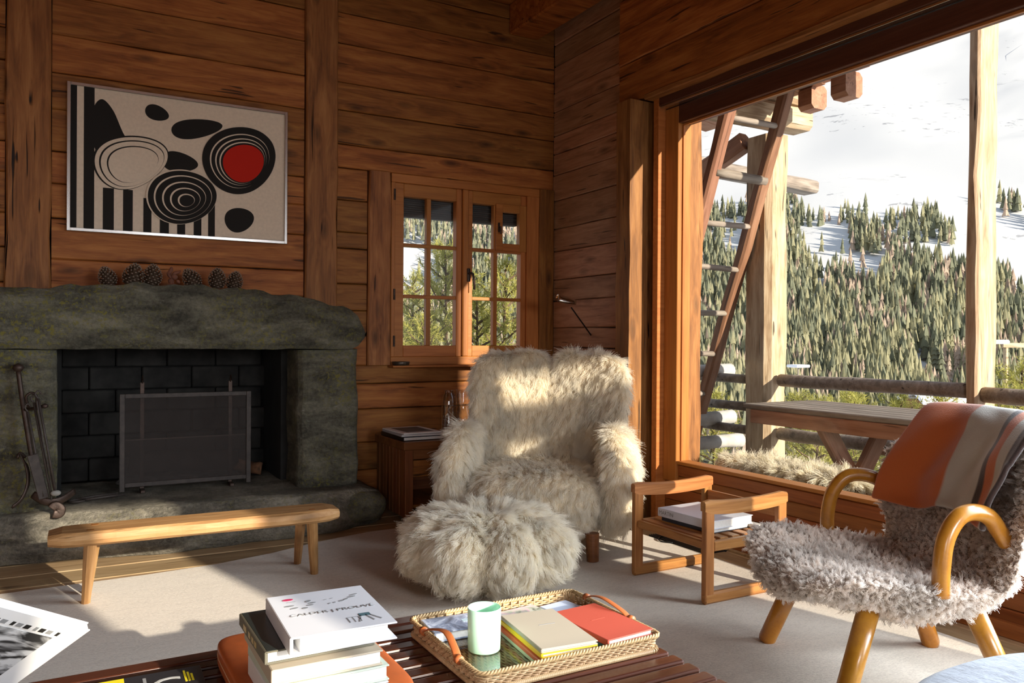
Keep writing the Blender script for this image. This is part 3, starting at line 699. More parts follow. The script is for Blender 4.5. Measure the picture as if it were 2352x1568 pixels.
cones = [(255, 655, .92, -.35, 'dark pine cone leaning left, leftmost on the stone mantel'), (298, 655, 1.06, .25, 'large split pine cone, second from the left on the mantel'), (347, 655, 1.0, .1, 'upright pine cone just left of the dried twig on the mantel'),
         (453, 656, .98, -.55, 'pale pine cone tipped to the left just right of the dried twig'), (497, 657, .98, .05, 'round upright pine cone, second from the right on the mantel'), (534, 658, .92, .2, 'small pine cone, rightmost on the stone mantel')]
for i, (px, py, s, tilt, lb) in enumerate(cones):
    p = at(px, py, 1, 4.60); zz = np.interp(p.x, [q[0] for q in top], [q[1] for q in top]) - .004
    c = thing('pine_cone', lb, 'pine cone', (p.x, 4.60, zz), random.uniform(0, 6), 'pine cones in a row on the mantel')
    c.scale = (s * 1.1, s * 1.1, s * 1.15); c.rotation_euler = (0, 0, 0); c.rotation_euler = (.1, tilt, 0)
    obj('scales', ca, None, c); obj('scale_tips', cb, None, c)
p = at(395, 655, 1, 4.60); zz = float(np.interp(p.x, [q[0] for q in top], [q[1] for q in top])) - .004
tw = thing('dried_twig', 'reddish dried twig with curled leaves standing between the pine cones', 'twig', (p.x, 4.60, zz))
TWM = plain('dried_leaf', (.15, .055, .03), .8, nz=.4)
obj('stem', tube(bmesh.new(), spline([(0, 0, -.002), (.006, 0, .03), (-.006, .004, .06), (.0, 0, .10)], 4), [.005] * 8 + [.003] * 5, 6), TWM, tw, smooth=True)
for k, (x, z, rx, rz_, a) in enumerate(((-.008, .085, .010, .022, .5), (.022, .075, .024, .009, -.35), (-.006, .03, .012, .016, 0), (.012, .052, .016, .014, .4), (.0, .009, .026, .010, 0), (-.015, .06, .007, .018, -.6), (.03, .03, .012, .01, .6))):
    bm = blobmesh(rx, .007, rz_, None, 3, 2); roughen(bm, .003, 60, k); obj('curled_leaf', bm, TWM, tw, (x, -.004, z), (0, a, 0), smooth=True)

# =================================================================== PICTURE (a plain abstract of ovals and bars in cream, black and red)
pc = [at(155, 188, 1, BACK - .03), at(660, 256, 1, BACK - .03), at(660, 560, 1, BACK - .03), at(151, 530, 1, BACK - .03)]
PX0, PX1, PZ0, PZ1 = (pc[0].x + pc[3].x) / 2, (pc[1].x + pc[2].x) / 2, (pc[2].z + pc[3].z) / 2, (pc[0].z + pc[1].z) / 2
pw, ph = PX1 - PX0, PZ1 - PZ0
pic = thing('framed_picture', 'framed abstract print of black and red ovals over black bars, hung above the fireplace', 'picture', (PX0, BACK - .03, PZ0))
FR = .018
for q in ((0, FR, 0, ph), (pw - FR, pw, 0, ph), (FR, pw - FR, 0, FR), (FR, pw - FR, ph - FR, ph)):
    obj('frame_bar', box(q[0], q[1], -.008, .022, q[2], q[3], .002), STEEL, pic)
obj('canvas', box(FR, pw - FR, .004, .02, FR, ph - FR), CREAM, pic)
def U(u, v): return (FR + (pw - 2 * FR) * u, FR + (ph - 2 * FR) * (1 - v))      # u right, v down, 0..1 over the canvas
_ly = [0]
def shape(name, pts, mat, lay, sm=8):
    q = [Vector((*U(u, v), 0)) for u, v in pts]
    if sm: q = spline(q, sm, True)
    bm = bmesh.new(); f = bm.faces.new([bm.verts.new((p.x, .004 - .0006 * lay, p.y)) for p in q])
    bmesh.ops.triangulate(bm, faces=bm.faces[:]); return obj(name, bm, mat, pic)
def oval(cx, cy, rx, ry, rot, egg=.15, n=14):
    out = []
    for k in range(n):
        a = 2 * PI * k / n; x = rx * math.cos(a) * (1 + egg * math.cos(a)); y = ry * math.sin(a) * (1 - egg * .8 * math.cos(a))
        out.append((cx + x * math.cos(rot) - y * math.sin(rot), cy + (x * math.sin(rot) + y * math.cos(rot)) * 1.5))
    return out
for u0, u1, v0 in ((.0, .026, 0), (.055, .10, 0), (.137, .185, .70), (.225, .268, .70), (.315, .352, .75), (.39, .432, .80), (.47, .508, .80), (.548, .585, .80), (.617, .65, .70)):
    shape('black_bar', [(u0, v0), (u1, v0), (u1, 1), (u0, 1)], INK, 1, 0)
shape('black_oval', [(.10, .12), (.135, .07), (.18, .14), (.22, .28), (.265, .42), (.25, .55), (.16, .56), (.10, .42), (.08, .25)], INK, 2)
shape('black_pebble', oval(.37, .115, .055, .038, .2, .1), INK, 2)
shape('black_pebble', oval(.545, .20, .125, .048, -.25, .15), INK, 2)
shape('black_pebble', oval(.47, .46, .085, .050, .05, .15), INK, 2)
shape('black_pebble', oval(.765, .86, .075, .062, -.35, .1), INK, 2)
def rings(cx, cy, rx, ry, rot, cols, fr, egg, base):
    for k, (c, f) in enumerate(zip(cols, fr)):
        shape({'k': 'black_ring', 'c': 'cream_ring', 'r': 'red_oval'}[c], oval(cx + .003 * k, cy + .003 * k, rx * f, ry * f, rot, egg), {'k': INK, 'c': CREAM, 'r': REDP}[c], base + k)
rings(.245, .50, .175, .125, -.42, 'kckckc', (1, .96, .86, .83, .68, .655), .12, 3)
rings(.765, .40, .192, .165, -.62, 'kckckckr', (1, .81, .79, .70, .68, .62, .60, .56), .06, 9)
rings(.485, .72, .168, .135, -.25, 'ckckckckck', (1, .97, .82, .79, .62, .59, .43, .40, .24, .21), .05, 17)

# =================================================================== BENCH
bz_ = .315
c4 = [at(103, 1242, 2, bz_), at(118, 1211, 2, bz_), at(762, 1157, 2, bz_), at(781, 1173, 2, bz_)]
bc = sum(c4, Vector()) / 4; dirx = ((c4[3] + c4[2]) - (c4[0] + c4[1])).normalized(); ang = math.atan2(dirx.y, dirx.x)
bn = thing('bench', 'low rustic wooden bench with splayed legs in front of the hearth', 'bench', (bc.x, bc.y, .0105), ang)
Ri = Matrix.Rotation(-ang, 3, 'Z')
def BL(p): return Ri @ (Vector(p) - Vector((bc.x, bc.y, 0)))
Lb = ((c4[3] + c4[2]) / 2 - (c4[0] + c4[1]) / 2).length; Wb = .17
secs = []
for i in range(25):
    x = -Lb / 2 + Lb * i / 24; e = min(i, 24 - i); w = Wb / 2 * (1 if e > 1 else (.90 if e == 1 else .74)); wv = .006 * math.sin(i * .9)
    t0, t1 = bz_ - .055 + (.006 if e == 0 else 0), bz_ - (.008 if e == 0 else 0)
    secs.append([Vector(q) for q in ((x, -w + wv, t0 + .012), (x, -w - .004 + wv, t0 + .028), (x, -w + wv, t1 - .008), (x, -w + .012, t1), (x, w - .012, t1), (x, w + wv, t1 - .01), (x, w + wv, t0 + .012), (x, w - .02, t0), (x, -w + .02, t0))])
obj('seat', loft(bmesh.new(), secs), BENCHW, bn)
for k, (ft, tp) in enumerate((((at(197, 1390, 2, 0)), (-.40, -.045)), (at(722, 1322, 2, 0), (.425, -.045)), (at(683, 1298, 2, 0), (.40, .045)), (None, (-.385, .045)))):
    f = BL(ft) if ft is not None else BL((.108, 3.665, 0)); f.z = .0
    tpv = Vector((tp[0], tp[1], bz_ - .045))
    L_ = (tpv - f).length; q = (tpv - f).to_track_quat('X', 'Z')
    bm = bmesh.new(); secs = [[Vector((x, w * math.cos(a), w * math.sin(a))) for a in np.linspace(0, 2 * PI, 9)[:-1] + .3] for x, w in ((0, .017), (L_ * .5, .021), (L_, .024))]
    o_ = obj('leg', loft(bm, secs), BENCHW, bn, f); o_.rotation_euler = q.to_euler()
    lathe_ = bmesh.new(); bx(lathe_, tpv.x - .012, tpv.x + .012, tpv.y - .010, tpv.y + .010, bz_ - .001, bz_ + .0006, bev=.0002)
    if tp[1] < 0 or k == 3: obj('leg_tenon', lathe_, OLD, bn)

# =================================================================== CABINET BY THE WALL (bedside height) WITH MAGAZINES AND GLASS
nsx0, nsx1, nsy0, nsy1, nsz = 1.695, 2.20, 4.22, 4.70, .46
ns = thing('side_cabinet', 'dark wooden side cabinet in the corner behind the white armchair', 'cabinet', ((nsx0 + nsx1) / 2, (nsy0 + nsy1) / 2, 0))
nc = Vector(((nsx0 + nsx1) / 2, (nsy0 + nsy1) / 2, 0)); hx, hy = (nsx1 - nsx0) / 2, (nsy1 - nsy0) / 2
def nb(name, *a, mat=DARKW): return bar(ns, name, *a, mat)
nb('top', -hx, hx, -hy, hy, nsz - .045, nsz)
for sx in (-1, 1):
    for sy in (-1, 1):
        x = sx * (hx - .035); yv = sy * (hy - .03); nb('leg', x - .024, x + .024, yv - .022, yv + .022, 0, nsz - .045)
nb('front_rail', -hx + .06, hx - .06, -hy + .012, -hy + .032, nsz - .10, nsz - .045)
for k in range(7):
    y0 = -hy + .055 + k * .053
    nb('side_board', -hx + .016, -hx + .03, y0, y0 + .051, .03, nsz - .045)
nb('drawer', -hx + .062, hx - .062, -hy + .014, -hy + .30, nsz - .20, nsz - .106, mat=OLD)
nb('shelf', -hx + .05, hx - .05, -hy + .02, hy - .02, .08, .10, mat=OLD)
nb('back_panel', -hx + .05, hx - .05, hy - .03, hy - .015, .1, nsz - .05)

def book(name, label, loc, rz, w, d, h, cover, cat='book', group=None, spine='L', pages=PAGES, cov=.003):
    """w along local x, d along local y; spine on the -x side"""
    b = thing(name, label, cat, loc, rz, group)
    bm = bmesh.new()
    bx(bm, -w / 2, w / 2, -d / 2, d / 2, 0, cov, bev=.0008); bx(bm, -w / 2, w / 2, -d / 2, d / 2, h - cov, h, bev=.0008)
    bx(bm, -w / 2 - .0015, -w / 2 + .004, -d / 2, d / 2, .0005, h - .0005, bev=.001)
    obj('cover', bm, cover, b)
    obj('page_block', box(-w / 2 + .004, w / 2 - .004, -d / 2 + .004, d / 2 - .004, cov, h - cov), pages, b)
    return b
mg = [('flat book with a dark spine, lowest of the stack on the side cabinet', .34, .25, .022, BLACKM, .02), ('thin pale grey magazine in the middle of the stack on the side cabinet', .33, .25, .012, plain('grey_magazine', (.42, .43, .47), .5), -.02), ('thin magazine with a dark picture framed in white, topmost on the side cabinet', .32, .24, .008, WHITEP, .03)]
z = nsz + .001
for lb, d_, w_, h_, mt, a in mg:
    b_ = book('magazine' if h_ < .02 else 'book', lb, (1.835, 4.45, z), a, w_, d_, h_, mt, 'magazine' if h_ < .02 else 'book'); z += h_ + .0008
obj('cover_picture', box(-.085, .085, -.12, .12, .0081, .0085), plain('dark_photo', (.10, .09, .08), .5, nz=.6, nscale=12), b_)

def glassy(name):
    m, t, b, o = newmat(name); b.inputs['Transmission Weight'].default_value = 1; b.inputs['Roughness'].default_value = .02; b.inputs['IOR'].default_value = 1.4; return m
GL2 = glass('clear_blown_glass', (.93, .93, .92), .6)
for k, (px, w_, h_, lb) in enumerate(((1031, .045, .27, 'tall clear glass bottle, left one behind the armchair arm'), (1064, .055, .27, 'tall clear glass jug with a round belly, right one behind the armchair arm'))):
    p = at(px, 950, 1, 4.45)
    g = thing('glass_bottle' if k == 0 else 'glass_jug', lb, 'bottle' if k == 0 else 'jug', (p.x + .0, 4.45, nsz + .001))
    if k == 0: prof = [(0, 0), (w_, 0), (w_ + .003, .01), (w_, .20), (w_ * .9, .235), (w_ * .7, .25), (w_ * .68, h_)]
    else: prof = [(0, 0), (w_, 0), (w_ * 1.15, .05), (w_ * 1.05, .12), (w_ * .72, .16), (w_ * .85, .20), (w_ * .9, .25), (w_ * .95, h_)]
    prof += [(max(r - .003, 0), max(z_, .004)) for r, z_ in prof[::-1]]
    obj('body', lathe(bmesh.new(), prof, 28), GL2, g, smooth=True)
    obj('rim', lathe(bmesh.new(), [(prof[6 if k == 0 else 7][0] - .003, h_ - .002), (prof[6 if k == 0 else 7][0] + .002, h_ - .002), (prof[6 if k == 0 else 7][0] + .002, h_ + .003), (prof[6 if k == 0 else 7][0] - .003, h_ + .003)], 28), GL2, g, smooth=True)

# =================================================================== READING LAMP behind the armchair
lp_h = at(1300, 694, 1, 4.30); lp_j = at(1388, 812, 1, 4.42)
rl = thing('reading_lamp', 'slim black floor reading lamp with a chrome head behind the armchair', 'lamp', (lp_j.x, 4.42, 0)); LO = Vector((lp_j.x, 4.42, 0))
obj('base', lathe(bmesh.new(), [(0, 0), (.12, 0), (.12, .012), (.02, .02), (0, .02)], 28), BLACKM, rl)
obj('pole', tube(bmesh.new(), [(0, 0, .015), (0, 0, lp_j.z)], .008, 10), BLACKM, rl)
bm = tube(bmesh.new(), [Vector((0, 0, lp_j.z)) , at(1312, 706, 1, 4.31) - LO], .0045, 8); bx(bm, -.014, .014, -.014, .014, lp_j.z - .02, lp_j.z + .015, bev=.004)
obj('arm', bm, BLACKM, rl)
hd_ = Vector(at(1297, 692, 1, 4.30) - LO); bm = bmesh.new(); secs = []
for i in range(9):
    x = -.045 + .105 * i / 8; rr = .028 * (1 - .25 * (i / 8) ** 2)
    o_ = [(x, rr * math.cos(a), rr * math.sin(a)) for a in np.linspace(0, PI, 9)]; inn = [(x, (rr - .002) * math.cos(a), (rr - .002) * math.sin(a)) for a in np.linspace(PI, 0, 9)]
    secs.append([Vector(q) for q in o_ + inn])
loft(bm, secs); obj('lamp_head', bm, CHROME, rl, hd_, (.35, .18, -.35), smooth=True).scale = (1.15, 1.5, 1.3)
obj('bulb', tube(bmesh.new(), [(-.03, 0, .006), (.04, 0, .006)], .008, 8), WHITEP, rl, hd_, (.35, .18, -.35), smooth=True)

# =================================================================== WHITE ARMCHAIR
ac = thing('wing_armchair', 'big white long-haired sheepskin wing armchair in the corner', 'armchair', (2.165, 3.53, .011), math.radians(-38))
def dback(sgn):
    def f(q):
        x, y, z = q.x + sgn * .226, q.y, q.z + .605
        w = .80 + .13 * min(1, max(0, (z - .3) / .5)); x = x * w + .022
        u = abs(x) / .45
        y += .25 + (z - .35) * .20 - .20 * u ** 2.2
        z += .015 * math.cos(u * PI) * (z > .6)
        return Vector((x, y, z))
    return f
def darm(sgn):
    def f(q):
        z = q.z + .345; t = (z - .08) / .52
        y = q.y * (1 - .10 * t) - .02; x = q.x * (1.0 - .12 * t) + sgn * (.375 + .03 * math.sin(t * PI))
        z -= .05 * max(0, (y + .05)) / .3 * (t > .5)
        return Vector((x, y, z))
    return f
def dseat(q):
    z = q.z + .232; x, y = q.x, q.y - .06
    z += .012 * math.cos(x / .36 * PI / 2) * (q.z > 0)
    return Vector((x * (1 - .08 * (q.z < 0)), y, z))
FK = dict(clump=.26, curl=.0045, turns=1.1, rad=.0008, jit=.24, stand=.38, loose=.8)
def flow_seat(p, n):
    g = np.zeros_like(p); g[:, 2] = -1; g[:, 1] = -.35 * (n[:, 2] > .5); return g
for sgn in (-1, 1):
    o_ = obj('backrest', blobmesh(.220, .080, .345, dback(sgn), 4, 5.0), SKIN, ac, smooth=True)
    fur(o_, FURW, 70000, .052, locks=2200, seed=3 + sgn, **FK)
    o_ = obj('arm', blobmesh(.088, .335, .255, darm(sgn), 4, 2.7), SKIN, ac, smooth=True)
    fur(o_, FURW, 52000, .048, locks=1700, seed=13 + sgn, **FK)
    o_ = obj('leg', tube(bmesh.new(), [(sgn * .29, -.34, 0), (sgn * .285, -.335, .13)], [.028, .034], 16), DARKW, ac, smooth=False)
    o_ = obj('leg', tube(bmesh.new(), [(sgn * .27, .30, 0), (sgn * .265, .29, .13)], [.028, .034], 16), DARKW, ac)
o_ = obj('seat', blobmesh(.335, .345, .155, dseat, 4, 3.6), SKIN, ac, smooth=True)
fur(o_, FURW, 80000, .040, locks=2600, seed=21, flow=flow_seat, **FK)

# POUF, lobed like a pumpkin
def dpouf(q):
    a = math.atan2(q.y, q.x); r = math.hypot(q.x, q.y)
    lob = 1 - .20 * (1 - abs(math.cos(a * 4 + .5))) ** 1.4 * min(1, r / .2)
    z = q.z + .168
    z -= .05 * math.exp(-(r / .09) ** 2) * (q.z > 0)
    return Vector((q.x * lob, q.y * lob, max(z * (1 if q.z < 0 else lob), .03)))
po = thing('pouf', 'round cream long-haired sheepskin pouf on the carpet before the white armchair', 'pouf', (1.585, 3.01, .010))
o_ = obj('cover', blobmesh(.342, .342, .158, dpouf, 5, 2.4), SKIN, po, smooth=True)
def flow_out(p, n):
    g = np.zeros_like(p); rr_ = np.hypot(p[:, 0], p[:, 1]) + 1e-4; g[:, 0] = p[:, 0] / rr_; g[:, 1] = p[:, 1] / rr_; g[:, 2] = -.8; return g
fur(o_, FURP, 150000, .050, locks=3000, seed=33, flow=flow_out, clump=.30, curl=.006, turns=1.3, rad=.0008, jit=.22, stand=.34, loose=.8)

# =================================================================== SMALL SLATTED SIDE TABLE WITH BOOKS
st = thing('side_table', 'low teak side table of two curved open frames with a slatted shelf', 'side table', (2.435, 2.594, .010)); SO = Vector((2.435, 2.594, .010))
hx = .225
for yy in (-.2205, .2205):
    for sx in (-1, 1):
        x0 = sx * hx; bar(st, 'leg', min(x0, x0 - sx * .046), max(x0, x0 - sx * .046), yy - .0132, yy + .0132, .012, .37, TEAK, .003)
    secs = []
    for i in range(17):
        x = -hx - .004 + (2 * hx + .008) * i / 16; u = x / hx; dip = .013 * (1 - u * u); e = .008 if i in (0, 16) else 0
        secs.append([Vector((x, yy + a, b)) for a, b in ((-.014, .358 - dip + e), (-.014, .405 - dip - e), (-.008, .412 - dip - e), (.008, .412 - dip - e), (.014, .405 - dip - e), (.014, .358 - dip + e))])
    obj('top_rail', loft(bmesh.new(), secs), TEAK, st)
    bar(st, 'bottom_rail', -hx - .002, hx + .002, yy - .014, yy + .014, 0, .045, TEAK, .008)
    bar(st, 'shelf_rail', -hx + .046, hx - .046, yy - .012, yy + .012, .205, .245, TEAK, .004)
for k in range(6): bar(st, 'slat', -.19 + .066 * k, -.19 + .066 * k + .045, -.206, .206, .236, .248, TEAK, .003)
bar(st, 'front_shelf_edge', -.215, -.19, -.206, .206, .212, .245, TEAK, .004)
bar(st, 'back_rail', .19, .21, -.206, .206, .30, .345, TEAK, .004)
DKB = plain('dark_blue_cover', (.03, .035, .05), .4)
WB = plain('white_cover', (.66, .69, .76), .45, spec=.4); WB2 = plain('white_glossy_cover', (.74, .73, .72), .35, spec=.5)
zb = .010 + .2485
book('book', 'thin black book under the white one on the side table shelf', (2.43, 2.60, zb), .06, .23, .29, .018, DKB)
b2 = book('book', 'thick white book lettered on its spine, on the side table shelf', (2.425, 2.60, zb + .019), .05, .245, .315, .036, WB)
book('book', 'small white paperback at the window end of the side table shelf', (2.565, 2.475, zb), .06, .035, .12, .018, WB2)
def text(name, body, size, mat, parent, loc, rot, extrude=.0003, align='CENTER', sx=1.0):
    c = bpy.data.curves.new(name, 'FONT'); c.body = body; c.size = size; c.extrude = extrude; c.align_x = align; c.align_y = 'CENTER'; c.resolution_u = 3
    c.materials.append(mat); o0 = bpy.data.objects.new(name, c); me = bpy.data.meshes.new_from_object(o0); bpy.data.objects.remove(o0); o = bpy.data.objects.new(name, me); COL.objects.link(o); o.parent = parent; o.location = loc; o.rotation_euler = rot; o.scale = (sx, 1, 1); return o
text('spine_lettering', 'MARTIN', .024, GREYP, b2, (-.1245, .105, .018), (PI / 2, 0, -PI / 2))

# =================================================================== FLEECE LOUNGE CHAIR WITH BENTWOOD ARMS
lc = thing('lounge_chair', 'low taupe sheepskin lounge chair with honey-coloured wooden arms and legs', 'armchair', (2.31, 1.60, .010), math.radians(-115.5))
prof = [(-.385, .290, .20, 0), (-.375, .335, .29, 0), (-.31, .36, .345, .0), (-.19, .35, .355, 0), (-.06, .33, .345, 0), (.06, .32, .32, .02), (.15, .335, .285, .05), (.21, .40, .28, .10),
        (.25, .49, .29, .15), (.28, .59, .305, .17), (.30, .68, .285, .16), (.31, .745, .225, .10), (.315, .775, .13, .03)]
pf = spline([Vector((a, b, 0)) for a, b, c, d in prof], 3); pw_ = spline([Vector((c, d, 0)) for a, b, c, d in prof], 3)
secs = []
for i, (p, w) in enumerate(zip(pf, pw_)):
    tg = (pf[min(i + 1, len(pf) - 1)] - pf[max(i - 1, 0)]).normalized(); nrm = Vector((-tg.y, tg.x, 0))     # in (y,z): up / forward side
    up = []; dn = []; n = 12
    for k in range(n + 1):
        u = -1 + 2 * k / n; e = math.sqrt(max(0, 1 - abs(u) ** 4)); x = u * w.x
        if u > 0 and p.x > .12: x *= 1 + .16 * min(1, (p.x - .12) / .08)
        f = w.y * u * u * (.62 if u > 0 else 1); zz = .022 * u * u * (p.x < .1)
        sag = .03 * (1 - u * u) * (p.x < .12)
        hang = .060 * (1 - abs(p.x + .1) / .35) if p.x < .2 else 0
        up.append(Vector((x, p.x + nrm.x * .030 * e - f, p.y + nrm.y * .030 * e + zz - sag)))
        dn.append(Vector((x, p.x - nrm.x * (.032 + max(0, hang)) * e - f, p.y - nrm.y * (.032 + max(0, hang)) * e + zz - sag)))
    secs.append(up + dn[::-1][1:-1])
bm = loft(bmesh.new(), secs)
bmesh.ops.subdivide_edges(bm, edges=bm.edges[:], cuts=1, use_grid_fill=True)
for v in bm.verts:
    n1 = noise.noise(v.co * 16) * .012 + noise.noise(v.co * 38) * .007; v.co += Vector((0, -.3, .7)) * n1
o_ = obj('fleece_shell', bm, SKING, lc, smooth=True)
def flow_none(p, n): return np.zeros_like(p)
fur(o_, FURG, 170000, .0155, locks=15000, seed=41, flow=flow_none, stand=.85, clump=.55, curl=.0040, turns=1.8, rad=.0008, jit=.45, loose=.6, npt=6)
for sx in (-1, 1):
    pts = spline([(sx * .335, -.075, .345), (sx * .337, -.075, .42), (sx * .332, -.06, .50), (sx * .322, -.02, .555), (sx * .31, .03, .568), (sx * .295, .085, .553), (sx * .275, .13, .51), (sx * .27, .16, .47)], 5)
    obj('armrest', tube(bmesh.new(), pts, .0235, 16), HONEY, lc, smooth=True)
for (fx, fy, tx, ty) in ((-.27, -.325, -.215, -.20), (.27, -.325, .215, -.20), (-.205, .235, -.16, .10), (.205, .235, .16, .10)):
    obj('leg', tube(bmesh.new(), [(fx, fy, 0), (fx + (tx - fx) * .05, fy + (ty - fy) * .05, .012), (tx, ty, .32)], [.024, .029, .031], 16), HONEY, lc, smooth=True)

# blanket folded over the back
m, t, b, o = newmat('striped_wool_blanket'); tcn = t.nodes.new('ShaderNodeTexCoord'); sx_ = t.nodes.new('ShaderNodeSeparateXYZ'); t.links.new(tcn.outputs['Object'], sx_.inputs[0])
c = ramp(t, math_(t, 'MULTIPLY_ADD', sx_.outputs[0], 1.0), [(0, (1, 1, 1)), (1, (1, 1, 1))])
mr = t.nodes.new('ShaderNodeMapRange'); mr.inputs[1].default_value = -.3; mr.inputs[2].default_value = .4; t.links.new(sx_.outputs[0], mr.inputs[0])
OR, GY, BN = (.52, .13, .030), (.50, .47, .40), (.045, .025, .02)
c = ramp(t, mr.outputs[0], [(0, OR), (.375, OR), (.39, GY), (.63, GY), (.64, BN), (.67, BN), (.68, OR), (.73, OR), (.74, GY), (.79, GY), (.80, BN)])
nz_ = noise_(t, coords(t, (1, 1, 1), rnd=False), 300, 2)
t.links.new(c, b.inputs['Base Color']); b.inputs['Roughness'].default_value = .95; b.inputs['Specular IOR Level'].default_value = .1; b.inputs['Sheen Weight'].default_value = .5; bump(t, b, nz_, .5, .003)
BLK = m
bl = [(.16, .515), (.185, .58), (.215, .66), (.245, .74), (.275, .80), (.315, .828), (.355, .80), (.372, .76), (.378, .71)]
blp = spline([Vector((a, b, 0)) for a, b in bl], 5); bm = bmesh.new(); g = []
NX = 36
for i, p in enumerate(blp):
    row = []; f_ = i / (len(blp) - 1)
    for k in range(NX + 1):
        s_ = k / NX; x = -.235 + .54 * s_
        if i < 22: x += (-.02 + .0 * s_) * (1 - i / 22)
        u = x / .30; fold = .145 * u * u * (.55 if u > 0 else 1) * (1 - .35 * max(0, (p.y - .72) / .1)) if f_ < .62 else .05 * u * u
        wr_ = .010 * math.sin(s_ * 19 + 1.2 * math.sin(i * .3)) * (1 - i / len(blp)) + .006 * noise.noise(Vector((x * 9, i * .2, 0)))
        drop = -.03 * max(0, abs(u) - .45) ** 1.3 * (p.y > .7)
        hem = (-.012 * math.sin(s_ * 9) - .02 * (1 - s_)) if i < 4 else 0
        row.append(bm.verts.new((x, p.x - fold - wr_ - .012, p.y + drop + hem + wr_ * .5)))
    g.append(row)
for a, b_ in zip(g, g[1:]):
    for k in range(NX): bm.faces.new((a[k], a[k + 1], b_[k + 1], b_[k]))
bo = obj('blanket', bm, BLK, None, (2.31, 1.60, .010), (0, 0, math.radians(-115.5)), smooth=True)
md = bo.modifiers.new('thick', 'SOLIDIFY'); md.thickness = .016; md.offset = 0
md = bo.modifiers.new('sub', 'SUBSURF'); md.levels = 1; md.render_levels = 1
tag(bo, 'orange, grey and brown striped wool blanket draped over the back of the lounge chair', 'blanket')

# round tweed ottoman at the lower right
ot = thing('ottoman', 'round grey tweed ottoman cut off by the lower right edge of the photo', 'ottoman', (1.56, .42, .010))
pr = [(0, .02), (.50, .02), (.545, .05), (.56, .12), (.56, .34), (.55, .385), (.52, .405), (.45, .412), (.2, .415), (0, .415)]
obj('cushion', lathe(bmesh.new(), pr, 72), TWEED, ot, smooth=True)
for a in (.6, 2.2, 3.8, 5.3): obj('foot', tube(bmesh.new(), [(.42 * math.cos(a), .42 * math.sin(a), 0), (.42 * math.cos(a), .42 * math.sin(a), .03)], .03, 12), DARKW, ot)

# =================================================================== COFFEE TABLE
TZ = .36
ct = thing('coffee_table', 'long low coffee table of dark glossy rosewood slats', 'coffee table', (.28, 1.50, .010))
sm = None
for k in range(14):
    yc = 1.838 - .0497 * k; w = .0185 if k not in (0, 13) else .024
    o_ = obj('slat', box(-.90, .90, -w, w, -.024, 0, .005, 2), ROSE, ct, (0, yc - 1.50, TZ - .010))
for x in (-.72, 0, .70): bar(ct, 'cross_beam', x - .02, x + .02, -.31, .345, TZ - .075, TZ - .035, ROSE)
for x in (-.70, .68):
    for yv in (-.25, .29):
        bar(ct, 'leg', x - .02, x + .02, yv - .02, yv + .02, 0, TZ - .075, ROSE)

ORL = plain('orange_leather', (.43, .095, .022), .42, spec=.45, nz=.12, nscale=30, bmp=.1)
case = thing('leather_box', 'orange-brown leather box with rounded corners under the book stack', 'box', (.44, 1.585, TZ + .001))
bm = blobmesh(.150, .220, .026, lambda q: Vector((q.x, q.y, q.z + .026)), 5, 8); obj('body', bm, ORL, case, smooth=True)
obj('seam', tube(bmesh.new(), [(q.x, q.y, .028) for q in spline([(.1505 * math.copysign(abs(math.cos(a)) ** .28, math.cos(a)), .2205 * math.copysign(abs(math.sin(a)) ** .28, math.sin(a)), 0) for a in np.linspace(0, 2 * PI, 40)], 2)], .0012, 5), plain('leather_edge', (.55, .35, .2), .5), case)
z = TZ + .001 + .0525
GB = plain('pale_green_cover', (.50, .56, .46), .5); OLV = plain('olive_cloth_spine', (.13, .12, .085), .7); BEI = plain('beige_cover', (.45, .38, .28), .6); NAV = plain('dark_glossy_cover', (.02, .03, .03), .25)
stack = [('white book with a thick white page block, lowest of the stack on the leather box', (.412, 1.445), .19, .235, .036, WB2, 0), ('book in a pale green jacket, second from the bottom of the stack', (.413, 1.447), .19, .235, .027, GB, .01),
         ('beige cloth book in the middle of the stack on the leather box', (.405, 1.452), .19, .235, .026, BEI, -.015), ('olive cloth book with gold letters on its spine, just under the top book', (.398, 1.468), .19, .215, .022, OLV, .0)]
for lb, (x, yv), w, d, h, mt, a in stack:
    b_ = book('book', lb, (x, yv, z), a, w, d, h, mt); z += h + .0006
GOLD = plain('gold_print', (.55, .38, .12), .35, metal=.6)
for k, yy in enumerate((.055, .015, -.012, -.035)): obj('gold_mark', box(-.0972, -.0966, yy - (.014 if k == 0 else .008), yy + (.010 if k == 0 else .007), .006, .016), GOLD, b_)
obj('jacket', box(-.092, .092, -.105, .105, .0221, .0226), NAV, b_)
COVW = plain('matt_white_cover', (.66, .66, .68), .42, spec=.35)
tb = book('book', 'large white hardback with leaf shapes and two names on its cover, top of the stack', (.431, 1.430, z), -.05, .182, .228, .030, COVW)
TZB = .0303
obj('leaf_mark', blobmesh(.0, .0, .0, None, 1) if False else lathe(bmesh.new(), [(0, 0), (.010, 0), (.010, .0003), (0, .0003)], 16), plain('magenta_print', (.55, .03, .10), .5), tb, (-.058, .082, TZB)).scale = (1, .55, 1)
lf = bpy.data.meshes.new('leaf_mark'); bq = lathe(bmesh.new(), [(0, 0), (.009, 0), (.009, .0003), (0, .0003)], 14); bq.to_mesh(lf); bq.free(); lf.materials.append(GREYP)
